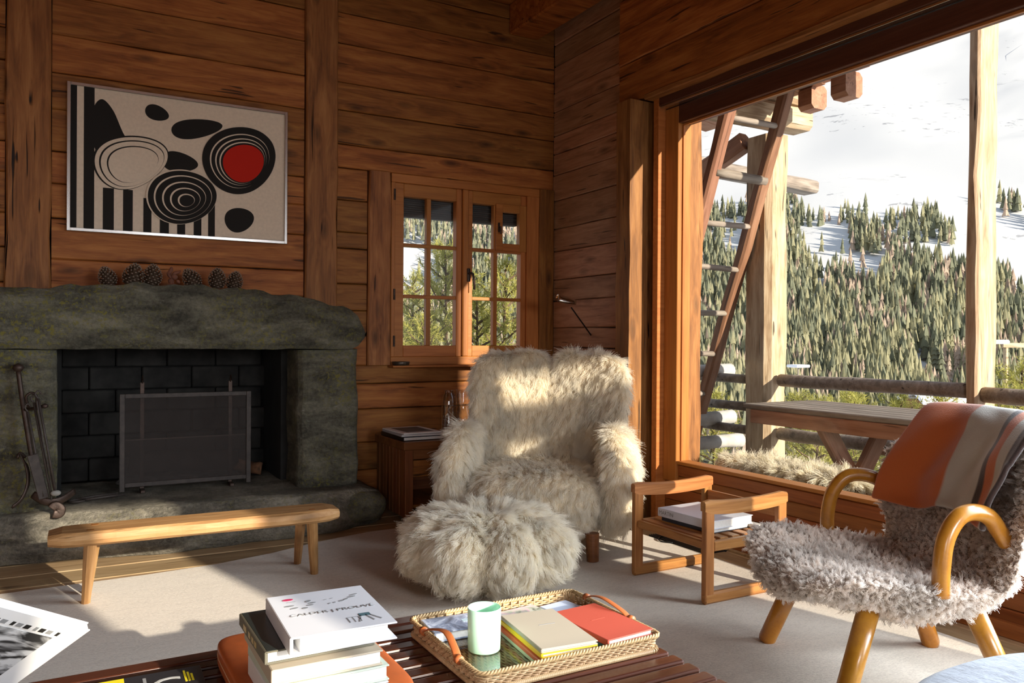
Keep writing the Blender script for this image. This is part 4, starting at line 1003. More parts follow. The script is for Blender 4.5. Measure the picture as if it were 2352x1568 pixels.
for (x, yv, sx, sy, a) in ((-.062, .045, 1, .45, 0), (-.056, .030, .85, .4, .2), (-.025, .060, .7, .5, .7), (-.020, .048, .8, .35, 0), (-.026, .037, .7, .4, 0), (-.038, .024, .6, .5, 0), (.008, .031, .3, .3, 0), (.018, .033, .3, .3, 0), (.032, .037, .6, .4, .1), (.042, .043, .5, .4, .5), (.055, .052, .9, .4, .1), (.062, .063, .9, .35, .2), (.006, .055, .35, .12, 0), (.018, .058, .35, .12, 0)):
    o_ = obj('leaf_mark', lf, None, tb, (x, yv, TZB), (0, 0, a)); o_.scale = (sx, sy, 1)
obj('line_mark', box(-.062, -.046, .066, .0675, TZB, TZB + .0003, M=Matrix.Rotation(0, 4, 'Z')), GREYP, tb)
text('cover_lettering', 'CALDER | PROUVÉ', .0165, GREYP, tb, (.004, -.010, TZB + .0003), (0, 0, 0), sx=1.12)
lt = tb.children[-1]; lt.scale[0] = .150 / max(lt.data.vertices[0].co.x * 0 + (max(v.co.x for v in lt.data.vertices) - min(v.co.x for v in lt.data.vertices)), .01)
for q in ((.016, .038, -.060, -.0585), (.016, .0175, -.085, -.060), (.0365, .038, -.085, -.060), (.026, .027, -.085, -.060)): obj('outline_mark', box(q[0], q[1], q[2], q[3], TZB, TZB + .0003), GREYP, tb)
obj('chair_mark', box(.040, .060, -.060, -.046, TZB, TZB + .0003), plain('teal_print', (.07, .14, .16), .5), tb)
for x, a in ((.041, .30), (.060, -.45), (.052, -.25)): obj('leg_mark', box(-.0014, .0014, -.028, .004, 0, .0003), GREYP, tb, (x, -.060, TZB), (0, 0, -a))

# black book with yellow at the lower left
bk = book('book', 'black book with yellow and pale letters lying on the slats at the lower left', (.135, 1.632, TZ + .001), -.02, .235, .20, .022, plain('black_book_cover', (.022, .022, .026), .3, spec=.5), spine='L')
YEL = plain('yellow_print', (.75, .62, .02), .45)
obj('yellow_band', box(-.112, -.022, -.09, .0975, .0221, .0224), YEL, bk)
text('cover_letter', 'C', .085, plain('pale_print', (.5, .5, .48), .4), bk, (.050, .030, .0224), (0, 0, 0))
for k in range(3): obj('yellow_mark', box(.083 + .006 * k, .087 + .006 * k, .03, .085 - .01 * k, .0221, .0224), YEL, bk)
obj('pale_mark', box(.010, .016, .04, .08, .0221, .0224), GREYP, bk)

# big white picture book propped up on the corner of the table
P_, B_, T_ = Vector((.058, 1.752, .48)), Vector((-.122, .061, -.10)).normalized(), Vector((-.133, -.146, .14)).normalized()
N_ = B_.cross(T_).normalized(); T_ = N_.cross(B_).normalized()
if N_.dot(Vector((0, 0, EYE)) - P_) < 0: N_ = -N_
Mx = Matrix(((T_.x, -B_.x, N_.x, P_.x), (T_.y, -B_.y, N_.y, P_.y), (T_.z, -B_.z, N_.z, P_.z), (0, 0, 0, 1)))   # x along T, y along -B, z out of the page
wbk = thing('picture_book', 'large white book with a black and white photo, tilted up at the lower left edge', 'book'); wbk.matrix_world = Mx
wl_, wd_ = .30, .20
obj('cover', box(0, wl_, -wd_, 0, -.003, 0, .001), WB2, wbk)
obj('page_block', box(.003, wl_ - .003, -wd_ + .003, -.002, -.016, -.0031), PAGES, wbk)
obj('back_cover', box(0, wl_, -wd_, 0, -.019, -.0161, .001), WB2, wbk)
m, t, b, o = newmat('black_and_white_photo'); v = coords(t, (3, 9, 1), rnd=False); f = noise_(t, v, 4, 3, .5, 1.2)
t.links.new(ramp(t, f, [(.42, (.03, .03, .03)), (.5, (.25, .25, .25)), (.6, (.6, .6, .6))]), b.inputs['Base Color']); b.inputs['Roughness'].default_value = .35
obj('photo', box(.052, wl_ - .02, -wd_ + .01, -.040, .0001, .0004), m, wbk)
for k in range(9): obj('letter_mark', box(.048 + .017 * k, .048 + .017 * k + (.012 if k % 3 else .007), -.034, -.024, .0001, .0004), GREYP if k % 2 else INK, wbk)
stn = thing('book_stand', 'dark wooden wedge holding up the tilted picture book', 'book stand', (-.05, 1.66, TZ + .001))
obj('wedge', box(-.03, .05, -.04, .04, 0, .035, .003), DARKW, stn)

# wicker tray
TX0, TX1, TY0, TY1, TRZ = .712, 1.165, 1.378, 1.742, TZ + .001
tr_ = thing('wicker_tray', 'rectangular woven wicker tray with leather handles on the coffee table', 'tray', ((TX0 + TX1) / 2, (TY0 + TY1) / 2, TRZ)); thx, thy = (TX1 - TX0) / 2, (TY1 - TY0) / 2
WICK = wood('wicker_cane', (.24, .14, .06), (.42, .28, .14), (.56, .41, .23), knots=0, cracks=0, bmp=.3, var=.2, rough=.5)
def rim_pts(hx, hy, z, r=.02, n=5):
    out = []
    for cx, cy, a0 in ((hx - r, hy - r, 0), (-hx + r, hy - r, PI / 2), (-hx + r, -hy + r, PI), (hx - r, -hy + r, 1.5 * PI)):
        for k in range(n + 1): out.append(Vector((cx + r * math.cos(a0 + PI / 2 * k / n), cy + r * math.sin(a0 + PI / 2 * k / n), z)))
    return out
def wave_ring(hx, hy, z, amp, ph, r, mat, name):
    P = rim_pts(hx, hy, z); P.append(P[0]); pts = []; s = 0
    for a, b in zip(P, P[1:]):
        L = (b - a).length; n = max(1, int(L / .0055)); d = (b - a).normalized(); nn = Vector((d.y, -d.x, 0))
        for k in range(n):
            pts.append(a + (b - a) * k / n + nn * amp * math.sin((s + L * k / n) / .011 * PI + ph))
        s += L
    pts.append(pts[0]); return tube(bmesh.new(), pts, r, 5, False)
for k in range(6):
    hh = .006 + k * .0050; fl_ = .006 * k / 6
    obj('woven_strand', wave_ring(thx - .010 + fl_, thy - .010 + fl_, hh, .0026, PI * (k % 2), .0027, WICK, 'x'), WICK, tr_, smooth=True)
bm = bmesh.new(); P = rim_pts(thx - .008, thy - .008, 0); P.append(P[0])
for a, b in zip(P, P[1:]):
    L = (b - a).length; n = max(1, int(L / .022))
    for k in range(n): q = a + (b - a) * k / n; tube(bm, [q + Vector((0, 0, .002)), q + Vector((0, 0, .036))], .0024, 5)
obj('stakes', bm, WICK, tr_)
bm = bmesh.new()
for ph in (0, 2.1, 4.2):
    P = rim_pts(thx - .002, thy - .002, .037); P.append(P[0]); pts = []; s = 0
    for a, b in zip(P, P[1:]):
        L = (b - a).length; n = max(1, int(L / .005)); d = (b - a).normalized(); nn = Vector((d.y, -d.x, 0))
        for k in range(n): th = (s + L * k / n) / .024 * 2 * PI + ph; pts.append(a + (b - a) * k / n + nn * .0034 * math.cos(th) + Vector((0, 0, .0034 * math.sin(th))))
        s += L
    pts.append(pts[0]); tube(bm, pts, .0028, 5, False)
obj('braided_rim', bm, WICK, tr_, smooth=True)
bm = bmesh.new(); P = rim_pts(thx - .004, thy - .004, .005); P.append(P[0])
for a, b in zip(P, P[1:]):
    L = (b - a).length; n = max(1, int(L / .0042)); d = (b - a).normalized()
    for k in range(n):
        q = a + (b - a) * k / n; tube(bm, [q - d * .0019, q + d * .0019], .0056, 8)
obj('wrapped_base', bm, WICK, tr_)
bm = bmesh.new(); n_ = 62
for k in range(n_): x = -thx + .012 + (2 * thx - .024) * k / (n_ - 1); tube(bm, [Vector((x, -thy + .01 + (2 * thy - .02) * j / 24, .005 + .0012 * (-1) ** (j + k))) for j in range(25)], .0026, 4, False)
obj('woven_floor', bm, WICK, tr_)
obj('floor_frame', box(-thx + .012, thx - .012, -thy + .012, thy - .012, .0005, .003), WICK, tr_)
m, t, b, o = newmat('tray_glass'); b.inputs['Transmission Weight'].default_value = 1; b.inputs['Roughness'].default_value = .01; b.inputs['IOR'].default_value = 1.5
TG = glass('tray_glass_sheet', (.97, .99, .97), .6)
obj('glass_sheet', box(-thx + .016, thx - .016, -thy + .016, thy - .016, .0080, .0105), TG, tr_)
LEA = plain('tan_leather', (.36, .10, .028), .45, spec=.4)
for sx, yo in ((-1, .0), (1, .02)):
    pts = spline([(sx * (thx - .0), yo + .085, .038), (sx * (thx - .004), yo + .06, .050), (sx * (thx - .012), yo + .0, .062), (sx * (thx - .004), yo - .06, .050), (sx * (thx - 0), yo - .085, .038)], 6)
    obj('leather_handle', tube(bmesh.new(), pts, .0085, 8, squash=(1, .22)), LEA, tr_, smooth=True)
    for yy in (.09, -.09):
        bm = lathe(bmesh.new(), [(0, -.008), (.0095, -.006), (.0095, .006), (0, .008)], 14); obj('handle_wrap', bm, LEA, tr_, (sx * thx, yo + yy, .037), (PI / 2, 0, 0), smooth=True)
ZT = TRZ + .011
MINT = plain('mint_glass', (.50, .80, .62), .25, spec=.5, coat=.3)
m, t, b, o = newmat('mint_milk_glass'); b.inputs['Base Color'].default_value = (.52, .84, .66, 1); b.inputs['Roughness'].default_value = .25; b.inputs['Subsurface Weight'].default_value = .25; b.inputs['Subsurface Radius'].default_value = (.01, .02, .01)
cupp = [(0, 0), (.033, 0), (.0355, .003), (.0365, .092), (.0355, .0935), (.0345, .092), (.0335, .010), (0, .009)]
tag(obj('cup', lathe(bmesh.new(), cupp, 48), m, None, (.812, 1.552, ZT), smooth=True), 'pale mint green straight-sided cup standing in the wicker tray', 'cup')
# books in the tray
def nb4(cx, cy, a, lst, w, d):
    z = ZT
    for lb, mt, h, dx, dy in lst:
        bb = book('notebook', lb, (cx + dx, cy + dy, z), a, w, d, h, mt, 'notebook'); z += h + .0005
    return bb, z
CR = plain('cream_notebook', (.38, .32, .24), .6); YE = plain('yellow_notebook', (.80, .52, .015), .5); OG = plain('orange_notebook', (.62, .13, .05), .55); LG = plain('light_green_notebook', (.52, .55, .36), .55)
RD = plain('coral_red_notebook', (.40, .062, .034), .6); TE = plain('teal_notebook', (.04, .13, .19), .5); NV = plain('blue_notebook', (.035, .06, .28), .5)
nbk, zc_ = nb4(.947, 1.508, math.radians(-6), [('pale green notebook, lowest of the left pile in the tray', LG, .0075, -.006, -.004), ('orange notebook, second from the bottom of the left pile in the tray', OG, .010, -.006, -.004), ('yellow notebook just under the cream one in the tray', YE, .011, 0, 0), ('cream notebook with a small grey title, top of the left pile in the tray', CR, .009, 0, .0)], .132, .218)
obj('title_mark', box(-.012, .028, .018, .0205, .0091, .0094), GREYP, nbk)
nbk, z2 = nb4(1.083, 1.495, math.radians(4), [('bright blue notebook, lowest of the right pile in the tray', NV, .010, .0, .004), ('dark teal notebook in the middle of the right pile in the tray', TE, .011, .0, .004), ('coral red notebook, top of the right pile in the tray', RD, .014, 0, 0)], .130, .205)
obj('title_mark', box(-.02, .02, .01, .013, .0141, .0144), plain('blind_print', (.42, .07, .04), .5), nbk)
m, t, b, o = newmat('blue_grey_photo_cover'); v = coords(t, (1, 1, 1), rnd=False); f = noise_(t, v, 14, 4, .6, 1.5)
t.links.new(ramp(t, f, [(.38, (.10, .12, .17)), (.52, (.28, .32, .42)), (.66, (.75, .78, .85))]), b.inputs['Base Color']); b.inputs['Roughness'].default_value = .25
b_ = book('book', 'small book with a blue-grey photo cover in the left back corner of the tray', (.803, 1.678, ZT), math.radians(-4), .135, .095, .022, m, 'book')
obj('title_mark', box(.018, .05, -.005, .012, .0221, .0224), plain('pale_blue_print', (.35, .45, .5), .5), b_)
m2, t, b, o = newmat('landscape_magazine_cover'); v = coords(t, (1, 1, 1), rnd=False); f = noise_(t, v, 18, 4, .6, 1.)
t.links.new(ramp(t, f, [(.35, (.08, .08, .06)), (.46, (.42, .45, .36)), (.55, (.62, .42, .45)), (.65, (.60, .63, .55))]), b.inputs['Base Color']); b.inputs['Roughness'].default_value = .35
book('magazine', 'magazine with a blurred green and pink cover at the back of the tray', (.985, 1.672, ZT), math.radians(6), .115, .088, .014, m2, 'magazine')
book('booklet', 'thin pale blue booklet in the right back corner of the tray', (1.095, 1.668, ZT), math.radians(8), .085, .085, .012, plain('pale_blue_cover', (.50, .56, .68), .35), 'booklet')

# =================================================================== OUTSIDE: PORCH
DZ = -.06
dk = struct('deck', box(3.24, 4.95, -6, 5.6, DZ - .12, DZ - .03), GREYW)
for k in range(12):
    if k < 12: board(dk, (3.31 + .14 * k, 1.0, DZ - .015), 9.0, .132, .03, GREYW, rot=(-PI / 2, 0, PI / 2), name='deck_board', jit=.002)
ya, yb = at(1577, 600, 0, 3.20).y, at(1600, 600, 0, 3.20).y
board(wall_r, (3.21, (ya + yb) / 2 + .02, 1.2), 2.6, ya - yb + .04, .05, POSTW, rot=(PI / 2, -PI / 2, PI / 2), name='outer_casing', jit=.02)

def timber(name, label, p0, p1, w, d, mat, cat='post', group=None, jit=.01, seed=0, roll=0):
    """squared rough timber from p0 to p1; w across, d deep"""
    p0, p1 = Vector(p0), Vector(p1); L = (p1 - p0).length; n = max(3, int(L / .18)); secs = []
    for i in range(n + 1):
        x = L * i / n; nn = [noise.noise(Vector((x * 2.2, seed + q * 3.3, q))) * jit for q in range(4)]; c = .18 * min(w, d)
        hw, hd = w / 2, d / 2
        secs.append([Vector((x, a, b)) for a, b in ((-hw + nn[0] + c, -hd + nn[1]), (hw + nn[2] - c, -hd + nn[1]), (hw + nn[2], -hd + nn[1] + c), (hw + nn[2], hd + nn[3] - c), (hw + nn[2] - c, hd + nn[3]), (-hw + nn[0] + c, hd + nn[3]), (-hw + nn[0], hd + nn[3] - c), (-hw + nn[0], -hd + nn[1] + c))])
    q = (p1 - p0).to_track_quat('X', 'Z')
    o = obj(name, loft(bmesh.new(), secs), mat, None, p0); o.rotation_mode = 'QUATERNION'
    from mathutils import Quaternion
    o.rotation_quaternion = q @ Quaternion((1, 0, 0), roll)
    return tag(o, label, cat, group) if label else o
def child_of(o, parent):
    o.parent = parent; o.matrix_parent_inverse = Matrix.Identity(4); o.location = o.location - parent.location
    return o
pA = (at(1706, 600, 0, 4.50).y, at(1765, 600, 0, 4.50).y); xA = at(1815, 600, 1, pA[1]).x
timber('porch_post', 'thick sunlit porch post left of the picnic table, behind the ladder', ((4.5 + xA) / 2, sum(pA) / 2, DZ), ((4.5 + xA) / 2, sum(pA) / 2, 2.56), pA[0] - pA[1], xA - 4.5, HONEYOUT, 'post', jit=.012, seed=2)
pB = (at(2219, 500, 0, 4.55).y, at(2246, 500, 0, 4.55).y); xB = at(2291, 500, 1, pB[1]).x
timber('porch_post', 'rough split-faced porch post at the right side of the big window', ((4.55 + xB) / 2, sum(pB) / 2, DZ), ((4.55 + xB) / 2, sum(pB) / 2, 3.3), pB[0] - pB[1], xB - 4.55, HONEYOUT, 'post', jit=.016, seed=5)

def logrod(name, label, p0, p1, r, mat, cat, group=None, n=12, seed=1, endr=None):
    a, b = Vector(p0), Vector(p1); k = max(4, int((b - a).length / .15)); c = a
    pts = [a.lerp(b, i / k) - c + noise.noise_vector(Vector((i * .35, seed, 0))) * r * .18 for i in range(k + 1)]
    o = obj(name, tube(bmesh.new(), pts, [r * (1 + .10 * noise.noise(Vector((i * .6, seed, 9)))) for i in range(k + 1)], n), mat, None, c, smooth=True)
    return tag(o, label, cat, group) if label else o
XR = 4.60
rg = thing('railing', 'weathered grey log railing along the outer edge of the terrace', 'railing', (XR, 1.2, DZ))
for zz in (.755, .37): child_of(logrod('rail', None, (XR, 4.15, zz), (XR, pB[0] + .01, zz + .01), .046, GREYW, None, seed=zz * 9), rg)
for zz in (.745, .38): child_of(logrod('rail', None, (XR + .02, pB[1] - .01, zz), (XR + .02, -4.5, zz), .046, GREYW, None, seed=zz * 5), rg)
for zz in (.75, .54, .36): child_of(logrod('rail', None, (XR, 6.2, zz), (XR, pA[0] + .01, zz), .035, GREYW, None, seed=zz * 7), rg)
SNOWLOG = plain('snow_bleached_log', (.42, .40, .37), .9, nz=.15, nscale=14, bmp=.6)
for k, (px, py, lb) in enumerate(((1676, 851, 'bleached log end, uppermost of three beside the ladder foot'), (1682, 957, 'bleached log end, middle one of three beside the ladder foot'), (1702, 1010, 'bleached log end, lowest of three beside the ladder foot'))):
    e = at(px, py, 1, 4.82); logrod('log', lb, (3.5, 4.82, e.z), (e.x, 4.82, e.z), .055, SNOWLOG, 'log', 'log ends by the house corner', seed=k + 20)

# ladder
ld = thing('ladder', 'long wooden ladder leaning up to the porch roof beside the house corner', 'ladder', (4.2, 4.9, DZ)); LOd = Vector((4.2, 4.9, DZ))
def ly(z): return 5.02 - (z - DZ) * .366
for x in (3.955, 4.445):
    o_ = timber('rail', None, Vector((x, ly(DZ), DZ)) - LOd, Vector((x, ly(2.92), 2.92)) - LOd, .095, .085, LADDERW, jit=.008, seed=x); o_.parent = ld
for k, zz in enumerate((2.56, 2.20, 1.88, 1.57, 1.25, .94, .63, .32)):
    o_ = logrod('rung', None, Vector((3.96, ly(zz) - .02, zz + (.012 if k % 2 else -.004))) - LOd, Vector((4.45, ly(zz) - .02, zz)) - LOd, .021 if k != 1 else .034, GREYW, None, seed=k + 40); o_.parent = ld

# porch roof over the far corner: plate beams, brace, boards and purlin tails
pr_ = thing('porch_roof', 'timber porch roof corner with log beams above the ladder', 'roof', (4.0, 4.3, 2.5)); RO = Vector((4.0, 4.3, 2.5))
def rb(name, p0, p1, w, d, mat, **k): o_ = timber(name, None, Vector(p0) - RO, Vector(p1) - RO, w, d, mat, **k); o_.parent = pr_; return o_
e1, e2 = at(1840, 280, 1, 4.28), at(1858, 248, 1, 4.28)
rb('beam', (3.15, 4.28, e1.z - .005), (e1.x, 4.28, e1.z - .005), .22, .17, HONEYOUT, jit=.012, seed=3)
rb('beam', (3.15, 4.28, e2.z + .055), (e2.x, 4.28, e2.z + .055), .20, .16, HONEYOUT, jit=.012, seed=4)
rb('brace', at(1605, 400, 1, 4.9), at(1712, 325, 1, 4.45), .12, .14, REDW, jit=.008, seed=5)
rb('beam', (3.2, 4.75, 2.42), (3.95, 4.75, 2.42), .14, .16, REDW, seed=6); rb('beam', (3.2, 4.75, 2.60), (3.95, 4.75, 2.60), .14, .16, REDW, seed=7)
rb('beam', (3.2, 4.75, 2.24), (3.75, 4.75, 2.24), .14, .15, REDW, seed=8)
q1, q2 = at(1882, 223, 1, 3.90), at(1962, 193, 1, 3.50)
for k, (q, w) in enumerate(((q1, .155), (q2, .165))):
    rb('purlin', (q.x, q.y, q.z), (q.x, q.y + .12, q.z), w, .17, REDW, jit=.008, seed=9 + k)
for k in range(9): rb('roof_board', (3.2, 3.52 + .2 * k, 3.04 - .0 * k), (q2.x + .06 + .03 * k, 3.52 + .2 * k, q2.z + .115), .19, .025, REDW, jit=.004, seed=12 + k)
a_, b_ = at(1662, 392, 1, 5.6), at(1862, 432, 1, 5.6)
timber('roof_eave', 'grey rounded end of a neighbouring roof edge seen right of the porch post', (a_.x - .6, 5.6, a_.z + .02), (b_.x, 5.6, b_.z), .20, .12, GREYW, 'roof', jit=.01, seed=30)

# unseen board and beam added outside to shape the sun patches indoors
ev = struct('sun_blocker', box(3.22, 4.32, -3.12, -3.0, 2.90, 3.75), OLD)
obj('sun_blocker_beam', box(3.22, 4.32, -3.12, -3.0, 2.50, 2.70, .01), OLD, ev)

# picnic table with its benches and pelts
pt = thing('picnic_table', 'wooden picnic table on the terrace outside the big window', 'table', (3.92, 2.3, DZ)); PO = Vector((3.92, 2.3, DZ))
def pb(name, x0, x1, y0, y1, z0, z1, mat, **k):
    return bar(pt, name, x0 - PO.x, x1 - PO.x, y0 - PO.y, y1 - PO.y, z0 - PO.z, z1 - PO.z, mat, **k)
TT = .655
for k in range(6): pb('top_board', 3.72 + .108 * k, 3.822 + .108 * k, .55, 3.66, TT - .03, TT, GREYW, bev=.006)
pb('apron', 3.725, 3.755, .6, 3.60, TT - .115, TT - .032, REDW); pb('apron', 4.32, 4.35, .6, 3.60, TT - .115, TT - .032, REDW)
for yy in (3.06, 1.0):
    for x0, x1 in ((3.78, 4.30), (4.30, 3.78)):
        o_ = timber('leg', None, Vector((x0, yy + (.05 if x0 < x1 else 0), TT - .06)) - PO, Vector((x0 + (x1 - x0) * .95, yy + (.05 if x0 < x1 else 0), DZ)) - PO, .05, .11, REDW, jit=.003, seed=yy); o_.parent = pt
def bench_out(x0, x1, y0, y1, z, label):
    t_ = thing('outdoor_bench', label, 'bench', ((x0 + x1) / 2, (y0 + y1) / 2, DZ)); c = Vector(((x0 + x1) / 2, (y0 + y1) / 2, DZ))
    for k in range(3):
        w = (x1 - x0) / 3; bar(t_, 'seat_board', x0 + w * k - c.x, x0 + w * k + w - .008 - c.x, y0 - c.y, y1 - c.y, z - .03 - c.z, z - c.z, REDW, .005)
    for yy in (y0 + .2, y1 - .2): bar(t_, 'leg', x0 + .03 - c.x, x1 - .03 - c.x, yy - .03 - c.y, yy + .03 - c.y, 0, z - .03 - c.z, REDW)
    return t_
bench_out(3.25, 3.50, .8, 3.47, .315, 'low terrace bench right behind the window glass, with pelts on it')
bench_out(4.40, 4.54, .6, 3.2, .38, 'terrace bench between the picnic table and the railing')
def pelt(x, y0, y1, z, hw, label, mat, seed, th=.03):
    def df(q):
        u = q.x / hw; zz = q.z + z + th - .09 * max(0, abs(u) - .62) ** 1.5 * 4 * 0
        return Vector((q.x + x, q.y + (y0 + y1) / 2, zz + .018 * noise.noise(Vector((q.y * 4, seed, 0)))))
    o_ = obj('sheepskin', blobmesh(hw, (y1 - y0) / 2, th, df, 4, 3.0), SKIN, None, smooth=True)
    fur(o_, mat, 40000, .050, locks=1200, seed=seed, clump=.3, curl=.005, rad=.0011, jit=.35, stand=.45, loose=.8)
    return tag(o_, label, 'sheepskin')
FURO = furmat('cream_pelt_fur', (.62, .50, .30), (.95, .90, .74), .15, .5); FURS = furmat('grey_green_pelt_fur', (.30, .30, .24), (.62, .63, .54), .3)
pelt(3.375, 2.52, 3.42, .318, .135, 'long sunlit sheepskin on the terrace bench at the left of the glass', FURO, 61)
pelt(3.375, 1.55, 2.34, .318, .135, 'short cream sheepskin on the terrace bench behind the lounge chair arm', FURO, 62)
pelt(4.46, 1.9, 2.85, .383, .09, 'greyish sheepskin on the far bench beyond the picnic table', FURS, 63)

# =================================================================== OUTSIDE: SNOW, SLOPES, FOREST
m, t, b, o = newmat('snow'); v = coords(t, rnd=False); b.inputs['Base Color'].default_value = (.86, .88, .92, 1); b.inputs['Roughness'].default_value = .9; b.inputs['Specular IOR Level'].default_value = .1; SNOW = m
m, t, b, o = newmat('snowy_mountain'); v = coords(t, (1, 1, 1), rnd=False); b.inputs['Roughness'].default_value = .95; b.inputs['Specular IOR Level'].default_value = 0
sx_ = N(t, 'ShaderNodeSeparateXYZ'); t.links.new(v, sx_.inputs[0])
rk = math_(t, 'MULTIPLY', ramp(t, noise_(t, v, .03, 6, .7, .3), [(.60, (0, 0, 0)), (.62, (1, 1, 1))]), ramp(t, noise_(t, v, .0025, 3, .6), [(.5, (0, 0, 0)), (.56, (1, 1, 1))]))
t.links.new(mixc(t, rk, (.55, .56, .575), (.30, .31, .33)), b.inputs['Base Color']); SNOWM = m

def polar(px, v, D):
    """point at ground distance D along the bearing seen at column px, at slope v above the eye"""
    lat = (px - 1176) / FOCAL; d = Vector((math.sin(YAW) + lat * math.cos(YAW), math.cos(YAW) - lat * math.sin(YAW), 0)).normalized()
    return Vector((d.x * D, d.y * D, EYE + v * D))
VS = np.array([-.18, -.08, .0, .08, .16, .21, .26, .30, .34, .45]); DS = np.array([380, 520, 700, 900, 1150, 1500, 2100, 2700, 3300, 4600])
def hillD(px, v): return float(np.interp(v, VS, DS)) * (1 + .12 * math.sin(px * .0021 + .7))
def ridge(px): return .42 + .03 * math.sin(px * .004 + 1) + .02 * math.sin(px * .011)
bm = bmesh.new(); rows = []
pxs = np.linspace(-700, 4400, 130)
for j in range(60):
    row = []
    for px in pxs:
        v = -.18 + (ridge(px) + .18) * j / 59; p = polar(px, v, hillD(px, v))
        n_ = noise.noise(Vector((p.x * .004, p.y * .004, 0))) * .012 * (1 if j > 2 else 0)
        row.append(bm.verts.new(polar(px, v + n_ * (j < 58), hillD(px, v))))
    rows.append(row)
for a, b_ in zip(rows, rows[1:]):
    for k in range(len(a) - 1): bm.faces.new((a[k], a[k + 1], b_[k + 1], b_[k]))
struct('mountain_slope', bm, SNOWM, smooth=True)
# ground falling away from the house, all around
bm = bmesh.new(); rows = []
for j, (D, z) in enumerate(((3.0, -.9), (7, -1.3), (12, -2.2), (25, -5), (60, -13), (140, -28), (300, -52), (420, -72))):
    rows.append([bm.verts.new((D * math.cos(a) * (1 if D > 10 else 1.6), D * math.sin(a) * (1 if D > 10 else 1.6) + 1.5, z + (.25 * noise.noise(Vector((math.cos(a) * D * .3, math.sin(a) * D * .3, 0))) if j > 1 else 0))) for a in np.linspace(0, 2 * PI, 73)[:-1]])
for a, b_ in zip(rows, rows[1:]):
    for k in range(72): bm.faces.new((a[k], a[(k + 1) % 72], b_[(k + 1) % 72], b_[k]))
struct('snow_ground', bm, SNOW, smooth=True)

# forest
def treemat(name, c):
    m, t, b, o = newmat(name); v = coords(t, (1, 1, 1), rnd=True); oi = N(t, 'ShaderNodeObjectInfo')
    f = noise_(t, v, .9, 2); t.links.new(mixc(t, f, tuple(x * .55 for x in c), tuple(x * 1.35 for x in c)), b.inputs['Base Color'])
    t.nodes.remove(b); d = N(t, 'ShaderNodeBsdfDiffuse'); tr = N(t, 'ShaderNodeBsdfTranslucent'); mx = N(t, 'ShaderNodeMixShader'); mx.inputs[0].default_value = .45
    c_ = mixc(t, f, tuple(x * .75 for x in c), tuple(x * 1.3 for x in c)); t.links.new(c_, d.inputs[0]); t.links.new(c_, tr.inputs[0]); t.links.new(d.outputs[0], mx.inputs[1]); t.links.new(tr.outputs[0], mx.inputs[2]); t.links.new(mx.outputs[0], o.inputs[0]); return m
TM = [treemat('dark_spruce', (.27, .285, .20)), treemat('olive_spruce', (.42, .405, .26)), treemat('bare_larch', (.58, .47, .38))]  # crown colours lightened to carry the distance haze
def tree_np(tiers, sides, seed, thin=1.):
    r = np.random.default_rng(seed); V = []; Fc = []
    for k in range(tiers):
        z0 = .06 + .86 * k / tiers; z1 = min(1, z0 + 1.55 / tiers); R = .165 * thin * (1 - k / tiers) ** .85 + .02; n0 = len(V)
        for s in range(sides):
            a = 2 * PI * s / sides + k; rr = R * (1 if s % 2 else .62) * r.uniform(.85, 1.15); V.append((rr * math.cos(a), rr * math.sin(a), z0 + (0 if s % 2 else .03)))
        V.append((0, 0, z1))
        for s in range(sides): Fc.append((n0 + s, n0 + (s + 1) % sides, n0 + sides))
    return np.array(V), np.array(Fc)
near_v = [tree_np(7, 10, 1), tree_np(6, 10, 2, .8), tree_np(7, 10, 3, .95)]
far_v = [tree_np(3, 6, 4), tree_np(3, 6, 5, .8), tree_np(3, 6, 6, 1.)]
tree_me = []
for i, (V, Fc) in enumerate(near_v):
    me = bpy.data.meshes.new('crown'); me.from_pydata(V.tolist(), [], Fc.tolist()); me.materials.append(TM[i]); tree_me.append(me)
TL = [(-700, 300), (600, 380), (900, 420), (1150, 430), (1400, 440), (1600, 470), (1645, 500), (1700, 505), (1820, 480), (1850, 520), (1872, 545), (1890, 535), (1950, 530), (2010, 558), (2080, 605), (2150, 632), (2220, 655), (2290, 668), (2352, 700), (2500, 760), (3000, 860), (4400, 900)]
def inpoly(x, y, P):
    c = False
    for i in range(len(P)):
        (x1, y1), (x2, y2) = P[i], P[i - 1]
        if (y1 > y) != (y2 > y) and x < (x2 - x1) * (y - y1) / (y2 - y1) + x1: c = not c
    return c
CLEAR = [[(1868, 555), (1900, 552), (1943, 552), (1948, 590), (1990, 592), (2003, 610), (1985, 650), (1955, 635), (1925, 620), (1900, 625), (1878, 600)], [(915, 575), (985, 575), (990, 665), (915, 680)], [(1660, 520), (1700, 520), (1690, 590), (1668, 570)],
         [(1868, 648), (1892, 650), (1888, 668), (1870, 664)], [(1990, 705), (2015, 700), (2018, 725), (1990, 722)], [(2090, 705), (2102, 705), (2108, 740), (2096, 745)], [(2100, 785), (2115, 782), (2120, 815), (2104, 812)], [(2120, 830), (2215, 860), (2200, 900), (2130, 880)], [(2328, 690), (2360, 712), (2360, 730), (2326, 712)]]
GROVE = [[(2012, 548), (2060, 535), (2110, 528), (2150, 545), (2185, 570), (2195, 592), (2150, 588), (2110, 580), (2070, 590), (2055, 570)], [(2288, 508), (2352, 535), (2420, 560), (2420, 585), (2352, 550), (2292, 520)], [(1808, 498), (1850, 520), (1842, 535), (1810, 520)]]
cand = []
rr = np.random.default_rng(11)
